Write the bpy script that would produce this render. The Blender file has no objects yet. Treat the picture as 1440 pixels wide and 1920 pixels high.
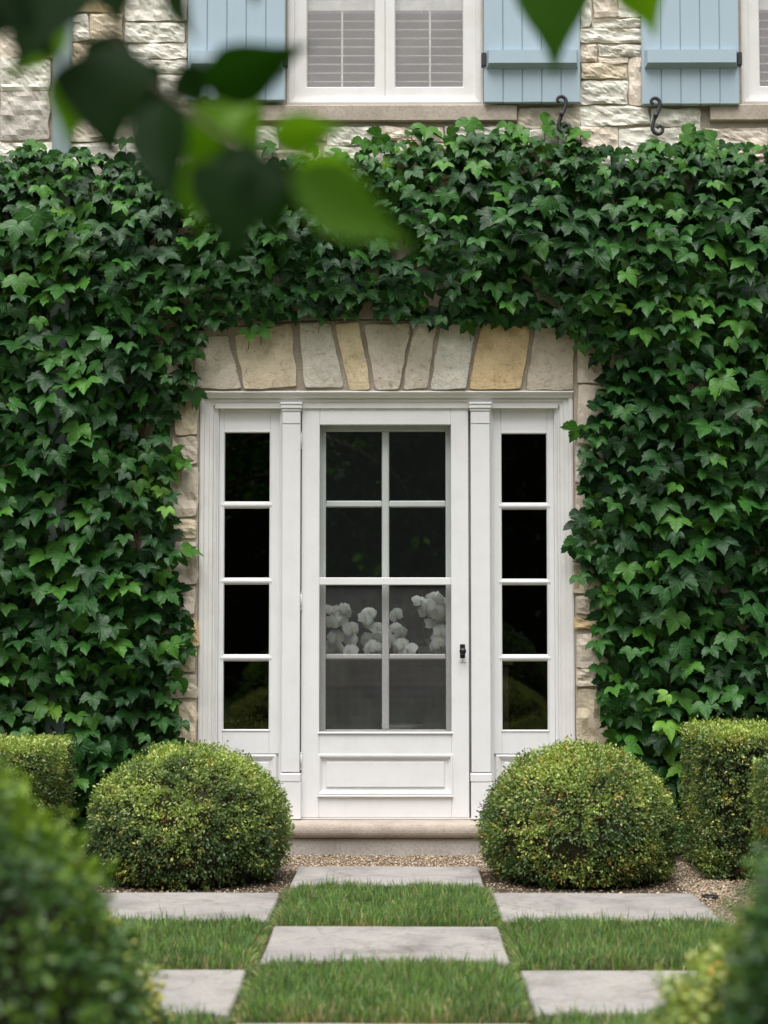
import bpy, bmesh, math, random
import numpy as np
from mathutils import Vector, Matrix, noise, Euler

random.seed(7)
rng = np.random.default_rng(11)
rad = math.radians
SC = bpy.context.scene
COL = SC.collection

# ---------------------------------------------------------------- camera
FPX = 3300.0                                   # focal length in photo pixels (1440 x 1920)
CAM = Vector((0.0, -9.04, 1.15))
PITCH, YAW = math.atan(208 / FPX), math.atan(22 / FPX)
cd = bpy.data.cameras.new('camera'); cam = bpy.data.objects.new('camera', cd); COL.objects.link(cam)
cam.location = CAM
cam.rotation_euler = (rad(90) + PITCH, 0, YAW)
cd.sensor_fit = 'VERTICAL'; cd.sensor_height = 36; cd.sensor_width = 27
cd.lens = FPX / 1920 * 36
cd.clip_start = 0.05; cd.clip_end = 500
cd.dof.use_dof = True; cd.dof.focus_distance = 8.85; cd.dof.aperture_fstop = 2.7
cd.dof.aperture_blades = 0
SC.camera = cam
# ---------------------------------------------------------------- sky, sun, exposure (overcast)
SUN_EL, SUN_AZ = 70, -14                        # azimuth seen from the wall: slightly left of the camera
wd = bpy.data.worlds.new('World'); SC.world = wd; wd.use_nodes = True
nt = wd.node_tree; bg = nt.nodes['Background']
sky = nt.nodes.new('ShaderNodeTexSky'); sky.sky_type = 'NISHITA'; sky.sun_disc = False
sky.sun_elevation = rad(SUN_EL); sky.sun_rotation = rad(180 - SUN_AZ)
sky.air_density = 1.0; sky.dust_density = 5.0; sky.ozone_density = 1.0
hs = nt.nodes.new('ShaderNodeHueSaturation'); hs.inputs['Saturation'].default_value = 0.12   # cloud cover: grey sky
nt.links.new(sky.outputs[0], hs.inputs['Color']); nt.links.new(hs.outputs[0], bg.inputs[0])
bg.inputs[1].default_value = 0.07
sd = bpy.data.lights.new('sun', 'SUN'); sun = bpy.data.objects.new('sun', sd); COL.objects.link(sun)
sd.energy = 1.5; sd.angle = rad(50); sd.color = (1.0, 0.98, 0.965)
_d = Vector((math.sin(rad(SUN_AZ)) * math.cos(rad(SUN_EL)), -math.cos(rad(SUN_AZ)) * math.cos(rad(SUN_EL)), math.sin(rad(SUN_EL))))
sun.rotation_euler = _d.to_track_quat('Z', 'Y').to_euler()
sun.location = (-2, -12, 14)
SC.view_settings.view_transform = 'Standard'; SC.view_settings.look = 'None'
SC.view_settings.exposure = 1.38; SC.view_settings.gamma = 1.0
SC.render.engine = 'CYCLES'
SC.cycles.max_bounces = 8; SC.cycles.transparent_max_bounces = 16

# ---------------------------------------------------------------- pixel -> point on the plane Y
_R = Euler(cam.rotation_euler).to_matrix()
def W(px, py, Y=0.0):
    d = _R @ Vector((px - 720, 960 - py, -FPX))
    return CAM + d * ((Y - CAM.y) / d.y)
def G(px, py, z=0.0):
    d = _R @ Vector((px - 720, 960 - py, -FPX))
    return CAM + d * ((z - CAM.z) / d.z)
def RC(px0, px1, py0, py1, Y):
    a, b, c, d = W(px0, py0, Y), W(px1, py0, Y), W(px0, py1, Y), W(px1, py1, Y)
    return (a.x + c.x) / 2, (b.x + d.x) / 2, (c.z + d.z) / 2, (a.z + b.z) / 2
def DY(dist): return CAM.y + dist

# ---------------------------------------------------------------- object helpers
POS = {}
def link(o, parent=None):
    COL.objects.link(o)
    if parent is not None:
        o.parent = parent
        o.matrix_parent_inverse = Matrix.Translation(-POS.get(parent.name, Vector((0, 0, 0))))
    return o
def empty(name, loc=(0, 0, 0), parent=None):
    o = bpy.data.objects.new(name, None); o.empty_display_size = 0.1
    link(o, parent); o.location = loc; POS[o.name] = Vector(loc)
    return o
def tag(o, label, cat, group=None):
    o['label'] = label; o['category'] = cat
    if group: o['group'] = group
    return o
def mesh(name, v, f, m, smooth=False):
    me = bpy.data.meshes.new(name); me.from_pydata([tuple(p) for p in v], [], f); me.update()
    if smooth: me.shade_smooth()
    if m is not None: me.materials.append(m)
    return me
def obj(name, me, parent=None, loc=None, rot=None, kind=None):
    o = bpy.data.objects.new(name, me); link(o, parent)
    if loc is not None: o.location = loc
    if rot is not None: o.rotation_euler = rot
    if kind: o['kind'] = kind
    return o
def np_mesh(name, V, F, m, tint=None, smooth=False, uv=None):
    """V (n,3), F (k,3 or 4) arrays; tint (n,3) per-vertex colour."""
    me = bpy.data.meshes.new(name)
    V = np.ascontiguousarray(V, np.float32); F = np.ascontiguousarray(F, np.int32); k = F.shape[1]
    me.vertices.add(len(V)); me.vertices.foreach_set('co', V.ravel())
    me.loops.add(F.size); me.loops.foreach_set('vertex_index', F.ravel())
    me.polygons.add(len(F)); me.polygons.foreach_set('loop_start', np.arange(0, F.size, k, dtype=np.int32))
    me.update(calc_edges=True)
    if tint is not None:
        a = me.attributes.new('tint', 'FLOAT_COLOR', 'POINT')
        a.data.foreach_set('color', np.ascontiguousarray(np.c_[tint, np.ones(len(V))], np.float32).ravel())
    if uv is not None:
        a = me.attributes.new('leafuv', 'FLOAT_VECTOR', 'POINT')
        a.data.foreach_set('vector', np.ascontiguousarray(uv, np.float32).ravel())
    if smooth: me.shade_smooth()
    if m is not None: me.materials.append(m)
    return me
def box_mesh(name, x0, x1, y0, y1, z0, z1, m, bev=0.003):
    bm = bmesh.new(); bmesh.ops.create_cube(bm, size=1)
    for v in bm.verts:
        v.co = Vector(((x0 + x1) / 2 + v.co.x * (x1 - x0), (y0 + y1) / 2 + v.co.y * (y1 - y0), (z0 + z1) / 2 + v.co.z * (z1 - z0)))
    if bev: bmesh.ops.bevel(bm, geom=bm.edges[:], offset=bev, segments=1, affect='EDGES')
    me = bpy.data.meshes.new(name); bm.to_mesh(me); bm.free(); me.materials.append(m); return me
def box(name, parent, m, x0, x1, y0, y1, z0, z1, bev=0.003):
    return obj(name, box_mesh(name, x0, x1, y0, y1, z0, z1, m, bev), parent)
def prism(name, parent, m, prof, x0, x1):
    """profile (y,z) swept along x"""
    n = len(prof)
    v = [(x0, y, z) for y, z in prof] + [(x1, y, z) for y, z in prof]
    f = [(i, (i + 1) % n, n + (i + 1) % n, n + i) for i in range(n)] + [tuple(range(n))[::-1], tuple(range(n, 2 * n))]
    return obj(name, mesh(name, v, f, m), parent)
def ring(name, parent, m, x0, x1, z0, z1, prof, openbottom=False):
    """closed rectangular (or U-shaped) frame: profile (inset, y) swept round with mitred corners; profile loops back"""
    cs = [(x0, z0, 1, 0 if openbottom else 1), (x0, z1, 1, -1), (x1, z1, -1, -1), (x1, z0, -1, 0 if openbottom else 1)]
    n = len(prof); v = []; f = []
    for cx, cz, sx, sz in cs:
        for u, y in prof: v.append((cx + sx * u, y, cz + sz * u))
    for c in range(3 if openbottom else 4):
        d = (c + 1) % 4
        for i in range(n):
            j = (i + 1) % n
            f.append((c * n + i, c * n + j, d * n + j, d * n + i))
    if openbottom: f += [tuple(range(n))[::-1], tuple(range(3 * n, 4 * n))]
    me = mesh(name, v, f, m)
    bm = bmesh.new(); bm.from_mesh(me); bmesh.ops.recalc_face_normals(bm, faces=bm.faces[:]); bm.to_mesh(me); bm.free()
    return obj(name, me, parent)
def tube(pts, radii, seg=8):
    """vertices and faces of a tapered tube"""
    V = []; F = []
    pts = [Vector(p) for p in pts]; n = len(pts)
    up = Vector((0.31, 0.17, 0.93))
    for i, p in enumerate(pts):
        t = (pts[min(i + 1, n - 1)] - pts[max(i - 1, 0)]).normalized()
        a = t.cross(up); a = a.normalized() if a.length > 1e-4 else t.cross(Vector((1, 0, 0))).normalized()
        b = t.cross(a); up = a.cross(t)
        for k in range(seg):
            c = 2 * math.pi * k / seg
            V.append(p + (a * math.cos(c) + b * math.sin(c)) * radii[i])
    for i in range(n - 1):
        for k in range(seg):
            l = (k + 1) % seg
            F.append((i * seg + k, i * seg + l, (i + 1) * seg + l, (i + 1) * seg + k))
    F += [tuple(range(seg))[::-1], tuple(range((n - 1) * seg, n * seg))]
    return V, F
def spline(pts, k=6):
    P = [Vector(p) for p in pts]; P = [P[0] * 2 - P[1]] + P + [P[-1] * 2 - P[-2]]; out = []
    for i in range(1, len(P) - 2):
        for j in range(k):
            t = j / k; a, b, c, d = P[i - 1:i + 3]
            out.append(0.5 * ((2 * b) + (c - a) * t + (2 * a - 5 * b + 4 * c - d) * t * t + (-a + 3 * b - 3 * c + d) * t ** 3))
    return out + [P[-2]]
def lathe(name, parent, m, prof, c, seg=16, axis='z'):
    V = []; F = []; n = len(prof)
    for r, h in prof:
        for k in range(seg):
            a = 2 * math.pi * k / seg
            q = (r * math.cos(a), r * math.sin(a), h) if axis == 'z' else (r * math.cos(a), -h, r * math.sin(a))
            V.append(Vector(c) + Vector(q))
    for i in range(n - 1):
        for k in range(seg):
            l = (k + 1) % seg; F.append((i * seg + k, i * seg + l, (i + 1) * seg + l, (i + 1) * seg + k))
    F += [tuple(range(seg))[::-1], tuple(range((n - 1) * seg, n * seg))]
    me = mesh(name, V, F, m, True)
    bm = bmesh.new(); bm.from_mesh(me); bmesh.ops.recalc_face_normals(bm, faces=bm.faces[:]); bm.to_mesh(me); bm.free()
    return obj(name, me, parent)

# ---------------------------------------------------------------- materials
MATS = {}
class NT:
    def __init__(s, name):
        s.m = bpy.data.materials.new(name); s.m.use_nodes = True; s.t = s.m.node_tree
        s.p = s.t.nodes['Principled BSDF']; s.out = s.t.nodes['Material Output']; MATS[name] = s.m
    def n(s, kind, **kw):
        q = s.t.nodes.new('ShaderNode' + kind)
        for k, v in kw.items():
            if k.startswith('i_'):
                key = k[2:]; key = int(key) if key.isdigit() else key.replace('_', ' ')
                q.inputs[key].default_value = v
            else: setattr(q, k, v)
        return q
    def l(s, a, b): s.t.links.new(a, b)
    def coords(s, kind='Object'): return s.n('TexCoord').outputs[kind]
    def pos(s): return s.n('NewGeometry').outputs['Position']
    def noise(s, scale, detail=4, rough=.55, vec=None, dist=0.0):
        q = s.n('TexNoise', i_Scale=scale, i_Detail=detail, i_Roughness=rough, i_Distortion=dist)
        s.l(vec if vec is not None else s.pos(), q.inputs['Vector']); return q
    def ramp(s, src, stops):
        q = s.n('ValToRGB'); e = q.color_ramp.elements
        while len(e) < len(stops): e.new(0.5)
        for i, (p, c) in enumerate(stops):
            e[i].position = p; e[i].color = c if len(c) == 4 else (*c, 1)
        s.l(src, q.inputs[0]); return q.outputs[0]
    def mix(s, mode, fac, a, b):
        q = s.n('MixRGB', blend_type=mode)
        for i, x in ((0, fac), (1, a), (2, b)):
            if isinstance(x, (int, float)): q.inputs[i].default_value = x
            elif isinstance(x, tuple): q.inputs[i].default_value = (*x[:3], 1)
            else: s.l(x, q.inputs[i])
        return q.outputs[0]
    def math(s, op, a, b=0.0, c=None):
        q = s.n('Math', operation=op)
        for i, x in enumerate((a, b) if c is None else (a, b, c)):
            if isinstance(x, (int, float)): q.inputs[i].default_value = x
            else: s.l(x, q.inputs[i])
        return q.outputs[0]
    def bump(s, h, strength, dist):
        q = s.n('Bump', i_Strength=strength, i_Distance=dist); s.l(h, q.inputs['Height'])
        s.l(q.outputs[0], s.p.inputs['Normal']); return q
    def col(s, c):
        if isinstance(c, tuple): s.p.inputs['Base Color'].default_value = (*c, 1)
        else: s.l(c, s.p.inputs['Base Color'])
    def rough(s, r, spec=.5):
        if isinstance(r, (int, float)): s.p.inputs['Roughness'].default_value = r
        else: s.l(r, s.p.inputs['Roughness'])
        s.p.inputs['Specular IOR Level'].default_value = spec

def paint(name, c, wear=.12, scale=7, dirt=(.42, .39, .33)):
    t = NT(name)
    a = t.noise(scale, 5, .6).outputs[0]; b = t.noise(60, 3, .6).outputs[0]
    sp = t.noise(23, 6, .75).outputs[0]
    base = t.mix('MIX', t.ramp(a, [(.45, (0, 0, 0)), (.8, (wear,) * 3)]), c, dirt)
    base = t.mix('MIX', t.ramp(sp, [(.715, (0, 0, 0)), (.75, (.55,) * 3)]), base, dirt)
    mp = t.n('Mapping'); mp.inputs['Scale'].default_value = (90, 90, 5); t.l(t.pos(), mp.inputs[0])
    br = t.noise(1.0, 4, .6, vec=mp.outputs[0]).outputs[0]
    base = t.mix('MULTIPLY', .6, base, t.ramp(br, [(.3, (.97, .968, .96)), (.6, (1, 1, 1))]))
    t.col(base); t.rough(.48, .4); t.bump(t.math('ADD', b, br), .12, .003)
    return t.m
WHITE = paint('white_paint', (.80, .80, .80), .16)
WHITE_OLD = paint('weathered_white_paint', (.77, .76, .74), .3, 5)
SHUT = paint('blue_shutter_paint', (.39, .49, .56), .12, 4, (.28, .35, .40))
PIPE = paint('grey_pipe_paint', (.24, .30, .31), .3, 6, (.14, .17, .17))

def stone_mat(name, dist=.03, pit=.5, stain=.5):
    t = NT(name)
    at = t.n('Attribute', attribute_name='tint').outputs['Color']
    a = t.noise(7, 6, .65).outputs[0]; b = t.noise(30, 6, .72, dist=.8).outputs[0]; c = t.noise(85, 5, .75).outputs[0]; e = t.noise(13, 8, .7, dist=1.2).outputs[0]
    k = t.mix('MULTIPLY', 1.0, at, t.ramp(a, [(.25, (.82, .79, .74)), (.5, (1, .99, .97)), (.75, (1.12, 1.10, 1.06))]))
    k = t.mix('MULTIPLY', stain, k, t.ramp(e, [(.36, (.40, .36, .31)), (.47, (.95, .94, .92)), (.6, (1, 1, 1))]))      # dark weathering in veins
    k = t.mix('MULTIPLY', pit, k, t.ramp(b, [(.33, (.30, .26, .22)), (.42, (.9, .88, .86)), (.55, (1, 1, 1))]))
    k = t.mix('MULTIPLY', pit, k, t.ramp(c, [(.30, (.35, .31, .27)), (.42, (1, 1, 1))]))
    t.col(k); t.rough(.92, .2)
    h = t.math('ADD', t.math('ADD', t.math('MULTIPLY', b, .6), t.math('MULTIPLY', c, .3)), t.math('MULTIPLY', e, .6))
    t.bump(h, 1.0, dist)
    return t.m
STONE = stone_mat('limestone', .014, .20, .16)
LINTEL = stone_mat('pitted_limestone', .016, .58, .26)


t = NT('mortar')
a = t.noise(9, 5).outputs[0]; b = t.noise(140, 4, .7).outputs[0]
t.col(t.mix('MULTIPLY', .7, t.ramp(a, [(.3, (.46, .39, .31)), (.7, (.64, .565, .47))]), t.ramp(b, [(.3, (.45, .42, .4)), (.6, (1, 1, 1))])))
t.rough(.95, .2); t.bump(b, .8, .01); MORTAR = t.m

t = NT('sill_stone')
a = t.noise(5, 5).outputs[0]; b = t.noise(90, 4, .7).outputs[0]
t.col(t.mix('MULTIPLY', .6, t.ramp(a, [(.3, (.36, .30, .25)), (.7, (.52, .45, .38))]), t.ramp(b, [(.3, (.5, .48, .45)), (.55, (1, 1, 1))])))
t.rough(.85, .3); t.bump(b, .5, .004); SILL = t.m
t = NT('riser_stone')
a = t.noise(4, 5).outputs[0]; b = t.noise(70, 4, .7).outputs[0]
t.col(t.mix('MULTIPLY', .6, t.ramp(a, [(.3, (.34, .31, .28)), (.7, (.52, .47, .43))]), t.ramp(b, [(.3, (.5, .48, .45)), (.55, (1, 1, 1))])))
t.rough(.9, .2); t.bump(b, .6, .005); RISER = t.m

t = NT('flagstone')
o = t.n('ObjectInfo').outputs['Random']
a = t.noise(2.6, 6, .6, dist=.6).outputs[0]; b = t.noise(55, 5, .7).outputs[0]
base = t.ramp(a, [(.28, (.19, .18, .17)), (.5, (.30, .285, .27)), (.72, (.35, .33, .30))])
base = t.mix('MULTIPLY', .5, base, t.ramp(b, [(.32, (.6, .58, .55)), (.55, (1, 1, 1))]))
vor = t.n('TexVoronoi', feature='DISTANCE_TO_EDGE', i_Scale=1.5)
wv = t.noise(4, 4, .6); wm = t.mix('ADD', .35, t.pos(), wv.outputs['Color']); t.l(wm, vor.inputs['Vector'])
dk = t.noise(9, 6, .7, dist=1.0).outputs[0]
base = t.mix('MULTIPLY', .45, base, t.ramp(dk, [(.36, (.55, .52, .47)), (.5, (1, 1, 1))]))
base = t.mix('MULTIPLY', .55, base, t.ramp(vor.outputs[0], [(.0, (.45, .42, .38)), (.012, (1, 1, 1))]))
t.col(base); t.rough(.75, .35); t.bump(t.math('ADD', t.math('MULTIPLY', b, .4), a), .5, .006); FLAG = t.m

t = NT('soil')
b = t.noise(60, 5, .7).outputs[0]
t.col(t.ramp(b, [(.3, (.035, .024, .016)), (.7, (.12, .085, .055))])); t.rough(.95, .2); t.bump(b, 1, .02); SOIL = t.m
t = NT('gravel_bed_sand')
b = t.noise(170, 4, .7).outputs[0]; a = t.noise(3, 4).outputs[0]
t.col(t.mix('MULTIPLY', .6, t.ramp(b, [(.3, (.17, .125, .085)), (.65, (.45, .36, .27))]), t.ramp(a, [(.3, (.6, .55, .5)), (.6, (1, 1, 1))])))
t.rough(.95, .2); t.bump(b, 1, .015); SAND = t.m
t = NT('lawn_ground')
b = t.noise(60, 5, .7).outputs[0]; a = t.noise(.8, 4).outputs[0]
t.col(t.mix('MULTIPLY', .5, t.ramp(b, [(.3, (.03, .055, .015)), (.7, (.08, .14, .035))]), t.ramp(a, [(.3, (.7, .7, .6)), (.6, (1, 1, 1))])))
t.rough(.9, .2); t.bump(b, 1, .03); LAWN = t.m

def tinted(name, rough=.5, spec=.4, trans=.0, varscale=0, tcol=None):
    t = NT(name)
    at = t.n('Attribute', attribute_name='tint').outputs['Color']
    if varscale:
        at = t.mix('MULTIPLY', 1, at, t.ramp(t.noise(varscale, 3).outputs[0], [(.3, (.72, .75, .7)), (.65, (1.15, 1.12, 1.05))]))
    t.col(at); t.rough(rough, spec)
    if trans:
        tr = t.n('BsdfTranslucent'); mx = t.n('MixShader', i_0=trans)
        t.l(t.mix('MULTIPLY', 1, at, tcol or (1.3, 1.5, .6)), tr.inputs[0])
        t.l(t.p.outputs[0], mx.inputs[1]); t.l(tr.outputs[0], mx.inputs[2]); t.l(mx.outputs[0], t.out.inputs[0])
    return t
BOX = tinted('boxwood_leaf', .42, .5, .22, 3.0).m
GRASS = tinted('grass_blade', .5, .3, .25, 5.0).m
PEB = tinted('pebble', .85, .25).m
TREELEAF = tinted('tree_leaf', .55, .15, .42, 0, (1.5, 1.7, .4)).m
PETAL = tinted('orchid_petal', .6, .2, .12, 0, (1, 1, 1)).m

def ivy_mat():
    t = tinted('ivy_leaf', .43, .24, .10)
    uv = t.n('Attribute', attribute_name='leafuv').outputs['Vector']
    sx = t.n('SeparateXYZ'); t.l(uv, sx.inputs[0]); x, y = sx.outputs[0], sx.outputs[1]
    ax = t.math('ABSOLUTE', x)
    d0 = ax                                                         # midrib, then two pairs of side veins
    d1 = t.math('ABSOLUTE', t.math('SUBTRACT', t.math('MULTIPLY', ax, .42), t.math('MULTIPLY', y, -.90)))
    d2 = t.math('ABSOLUTE', t.math('SUBTRACT', t.math('MULTIPLY', ax, .80), t.math('MULTIPLY', t.math('ADD', y, .30), -.60)))
    d3 = t.math('ABSOLUTE', t.math('SUBTRACT', t.math('MULTIPLY', ax, .80), t.math('MULTIPLY', t.math('ADD', y, .05), -.55)))
    dm = t.math('MINIMUM', t.math('MINIMUM', d0, d1), t.math('MINIMUM', d2, t.math('ADD', d3, .004)))
    vein = t.ramp(dm, [(.004, (1, 1, 1)), (.02, (0, 0, 0))])
    at = t.n('Attribute', attribute_name='tint').outputs['Color']
    mott = t.ramp(t.noise(25, 4, .6).outputs[0], [(.3, (.75, .78, .8)), (.65, (1.15, 1.12, 1.05))])
    base = t.mix('MULTIPLY', 1, at, mott)
    base = t.mix('MIX', t.math('MULTIPLY', vein, .30), base, (.09, .19, .06))
    t.col(base)
    h = t.math('ADD', t.math('MULTIPLY', vein, -.6), t.math('MULTIPLY', t.noise(70, 3).outputs[0], .5))
    t.bump(h, .45, .006)
    return t.m
IVY = ivy_mat()

def plain(name, c, r=.5, spec=.5, metal=0):
    t = NT(name); v = t.ramp(t.noise(14, 4).outputs[0], [(.3, tuple(x * .75 for x in c)), (.7, tuple(x * 1.15 for x in c))])
    t.col(v); t.rough(r, spec); t.p.inputs['Metallic'].default_value = metal; return t.m
IRON = plain('wrought_iron', (.035, .033, .036), .6, .4)
BRONZE = plain('dark_bronze', (.025, .02, .02), .35, .5, .3)
BARK = plain('bark', (.07, .055, .04), .9, .2)
VINE = plain('vine_bark', (.09, .06, .04), .9, .2)
SHRUB_CORE = plain('shrub_core', (.028, .026, .014), .95, .1)
GASKET = plain('dark_gap', (.02, .02, .02), .8, .2)
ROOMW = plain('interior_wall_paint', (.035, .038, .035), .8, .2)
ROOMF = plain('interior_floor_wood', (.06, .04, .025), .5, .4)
WOOD = plain('dark_table_wood', (.05, .032, .02), .4, .4)
CERAM = plain('white_ceramic', (.75, .75, .73), .3, .5)
BLIND = plain('blind_slat_paint', (.78, .75, .73), .5, .4)
WIRE = plain('screen_wire', (.16, .16, .155), .6, .4)
ROOF = plain('roof_slate', (.10, .10, .105), .8, .3)
PLAST = plain('black_plastic', (.015, .015, .015), .5, .4)
GREENST = plain('orchid_green', (.06, .12, .03), .5, .4)
HEDGE_CORE = plain('hedge_core', (.02, .028, .012), .95, .1)

def glass(name, veil=0.0, vc=(.5, .5, .5)):
    t = NT(name); t.t.nodes.remove(t.p)
    lw = t.n('LayerWeight'); fac = t.math('MULTIPLY_ADD', t.math('POWER', lw.outputs['Facing'], 5.0), .90, .095)
    tr = t.n('BsdfTransparent'); gl = t.n('BsdfGlossy', i_Roughness=.01)
    tr.inputs[0].default_value = (.90, .93, .91, 1)
    gl.inputs[0].default_value = (.9, .9, .9, 1)
    bp = t.n('Bump', i_Strength=.03, i_Distance=.01); t.l(t.noise(3, 2).outputs[0], bp.inputs['Height']); t.l(bp.outputs[0], gl.inputs['Normal'])
    mx = t.n('MixShader'); t.l(fac, mx.inputs[0]); t.l(tr.outputs[0], mx.inputs[1]); t.l(gl.outputs[0], mx.inputs[2])
    last = mx
    if veil:
        df = t.n('BsdfDiffuse'); df.inputs[0].default_value = (*vc, 1); m2 = t.n('MixShader')
        w = t.n('TexWave', wave_type='BANDS', i_Scale=40); t.l(t.pos(), w.inputs['Vector'])
        t.l(t.math('MULTIPLY_ADD', t.noise(4, 4).outputs[0], veil * .5, veil * .75), m2.inputs[0])
        t.l(mx.outputs[0], m2.inputs[1]); t.l(df.outputs[0], m2.inputs[2]); last = m2
    t.l(last.outputs[0], t.out.inputs[0]); return t.m
GLASS = glass('window_glass')
STORMGLASS = glass('storm_glass', .018, (.36, .42, .39))  # faint diffuse veil paints a grey-green reflection into the glass
FLYSCREEN = glass('insect_screen_glass', .28, (.76, .71, .70))

# ================================================================ SETTING: ground
def sheet(name, x0, x1, y0, y1, z, m, nx=1, ny=1, amp=0):
    xs = np.linspace(x0, x1, nx + 1); ys = np.linspace(y0, y1, ny + 1)
    v = [(x, y, z + (noise.noise(Vector((x * 2, y * 2, 3))) * amp if amp else 0)) for y in ys for x in xs]
    f = [(j * (nx + 1) + i, j * (nx + 1) + i + 1, (j + 1) * (nx + 1) + i + 1, (j + 1) * (nx + 1) + i) for j in range(ny) for i in range(nx)]
    o = obj(name, mesh(name, v, f, m)); o['kind'] = 'structure'; return o
sheet('ground', -150, 150, -170, 120, -.05, LAWN)
gravel_bed = sheet('gravel_bed', -4.5, 4.5, DY(2.2), -.04, -.018, SAND, 60, 50, .006)

# path: soil bed with flagstones and squares of turf laid checkerwise
COLS = [(-1.315, -.487), (-.457, .383), (.406, 1.245)]
path = sheet('path', -1.33, 1.26, DY(4.1), DY(8.30), -.006, SOIL)
def slab(x0, x1, d0, d1):
    nx, ny = 6, 5; y0, y1 = DY(d0), DY(d1); s = random.random() * 50; v = []; f = []
    for lvl, (zz, ins) in enumerate([(-.04, 0), (.012, 0), (.019, .006)]):
        loop = [(i / nx, 0) for i in range(nx)] + [(1, j / ny) for j in range(ny)] + [(1 - i / nx, 1) for i in range(nx)] + [(0, 1 - j / ny) for j in range(ny)]
        for (u, w) in loop:
            n1 = noise.noise(Vector((u * 4 + s, w * 4, s))) * .007
            x = x0 + ins + u * (x1 - x0 - 2 * ins); y = y0 + ins + w * (y1 - y0 - 2 * ins)
            x += n1 * (1 if u in (0, 1) else 0); y += n1 * (1 if w in (0, 1) else 0)
            v.append((x, y, zz + (.002 * noise.noise(Vector((x * 3, y * 3, s))) if lvl else 0)))
    n = 2 * (nx + ny)
    for l in range(2):
        for i in range(n): j = (i + 1) % n; f.append((l * n + i, l * n + j, (l + 1) * n + j, (l + 1) * n + i))
    f.append(tuple(range(2 * n, 3 * n)))
    obj('paving_slab', mesh('paving_slab', v, f, FLAG), path)
CEN_SL = [(7.64, 8.28), (5.96, 6.66), (4.25, 5.06)]
SID_SL = [(6.79, 7.48), (5.19, 5.83)]
CEN_GR = [(6.69, 7.63), (5.085, 5.94)]
SID_GR = [(5.86, 6.77), (4.22, 5.175)]
for d0, d1 in CEN_SL: slab(*COLS[1], d0, d1)
for d0, d1 in SID_SL: slab(*COLS[0], d0, d1); slab(*COLS[2], d0, d1)

def grass_patch(x0, x1, d0, d1, n, label):
    y0, y1 = DY(d0), DY(d1)
    # turf: a slightly domed soil pad with rough sides
    nx, ny = 10, 10; v = []; f = []
    for j in range(ny + 1):
        for i in range(nx + 1):
            u, w = i / nx, j / ny; e = min(u, 1 - u, w, 1 - w)
            x = x0 + .012 + u * (x1 - x0 - .024); y = y0 + .012 + w * (y1 - y0 - .024)
            v.append((x + noise.noise(Vector((x * 9, y * 9, 1))) * .008, y + noise.noise(Vector((x * 9, y * 9, 8))) * .008,
                      (-.012 if e == 0 else .004 + .008 * noise.noise(Vector((x * 6, y * 6, 4))))))
    f = [(j * (nx + 1) + i, j * (nx + 1) + i + 1, (j + 1) * (nx + 1) + i + 1, (j + 1) * (nx + 1) + i) for j in range(ny) for i in range(nx)]
    pad = obj('turf_square', mesh('turf_square', v, f, SOIL, True)); pad['kind'] = 'structure'; pad['label'] = label
    px = rng.uniform(x0 - .006, x1 + .006, n); py = rng.uniform(y0 - .004, y1 + .006, n)
    edge = np.minimum(np.minimum(px - x0, x1 - px), np.minimum(py - y0, y1 - py))
    ff = np.array([noise.noise(Vector((a * 5, b * 5, 2))) for a, b in zip(px, py)])
    fine = np.array([noise.noise(Vector((a * 22, b * 22, 5))) for a, b in zip(px, py)])
    front = py - y0
    h = rng.uniform(.032, .062, n) * (1 + .30 * ff + .25 * fine) * np.clip(.50 + edge * 9, .50, 1) * np.clip(.62 + front * 5, .62, 1)
    ang = rng.uniform(0, 2 * np.pi, n); lean = np.abs(rng.normal(.30, .26, n)) * h
    wdt = rng.uniform(.0013, .0026, n); wa = rng.uniform(0, np.pi, n)
    dx, dy = np.cos(ang) * lean, np.sin(ang) * lean
    out = np.clip(.04 - edge, 0, .04) * rng.uniform(.2, 1.3, n)                                 # edge blades flop outwards
    h *= np.where(rng.random(n) < .06, 1.5, 1.0)
    dx += np.where(px - x0 < .03, -out, 0) + np.where(x1 - px < .03, out, 0); dy += np.where(front < .03, -out, 0)
    wx, wy = np.cos(wa) * wdt, np.sin(wa) * wdt
    z0 = np.full(n, -.004)
    V = np.empty((n, 5, 3))
    V[:, 0] = np.c_[px - wx, py - wy, z0]; V[:, 1] = np.c_[px + wx, py + wy, z0]
    V[:, 2] = np.c_[px + dx * .4 - wx * .8, py + dy * .4 - wy * .8, h * .6]; V[:, 3] = np.c_[px + dx * .4 + wx * .8, py + dy * .4 + wy * .8, h * .6]
    V[:, 4] = np.c_[px + dx, py + dy, h]
    b = np.arange(n)[:, None] * 5
    F = np.concatenate([b + [0, 1, 3], b + [0, 3, 2], b + [2, 3, 4]])
    c = np.array([.15, .25, .08]) * rng.uniform(.55, 1.25, (n, 1)) * (1 + .3 * ff[:, None])
    blue = rng.random(n) < .2; c[blue] = np.array([.16, .27, .12]) * rng.uniform(.8, 1.3, (blue.sum(), 1))
    lime = rng.random(n) < .10 + .12 * (fine > .25); c[lime] = np.array([.22, .38, .06]) * rng.uniform(.7, 1.2, (lime.sum(), 1))
    pdry = .07 + .85 * np.exp(-np.clip(front, 0, 1) / .055) * (ff + .55) + .12 * (edge < .025) + .10 * (ff > .35)
    dry = rng.random(n) < pdry; c[dry] = np.array([.42, .35, .19]) * rng.uniform(.6, 1.2, (dry.sum(), 1))
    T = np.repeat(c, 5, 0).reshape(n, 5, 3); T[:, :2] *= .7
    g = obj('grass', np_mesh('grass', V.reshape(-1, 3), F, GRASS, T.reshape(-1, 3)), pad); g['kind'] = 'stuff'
grass_patch(*COLS[1], *CEN_GR[0], 15000, 'turf square directly before the door between two long flagstones')
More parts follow.
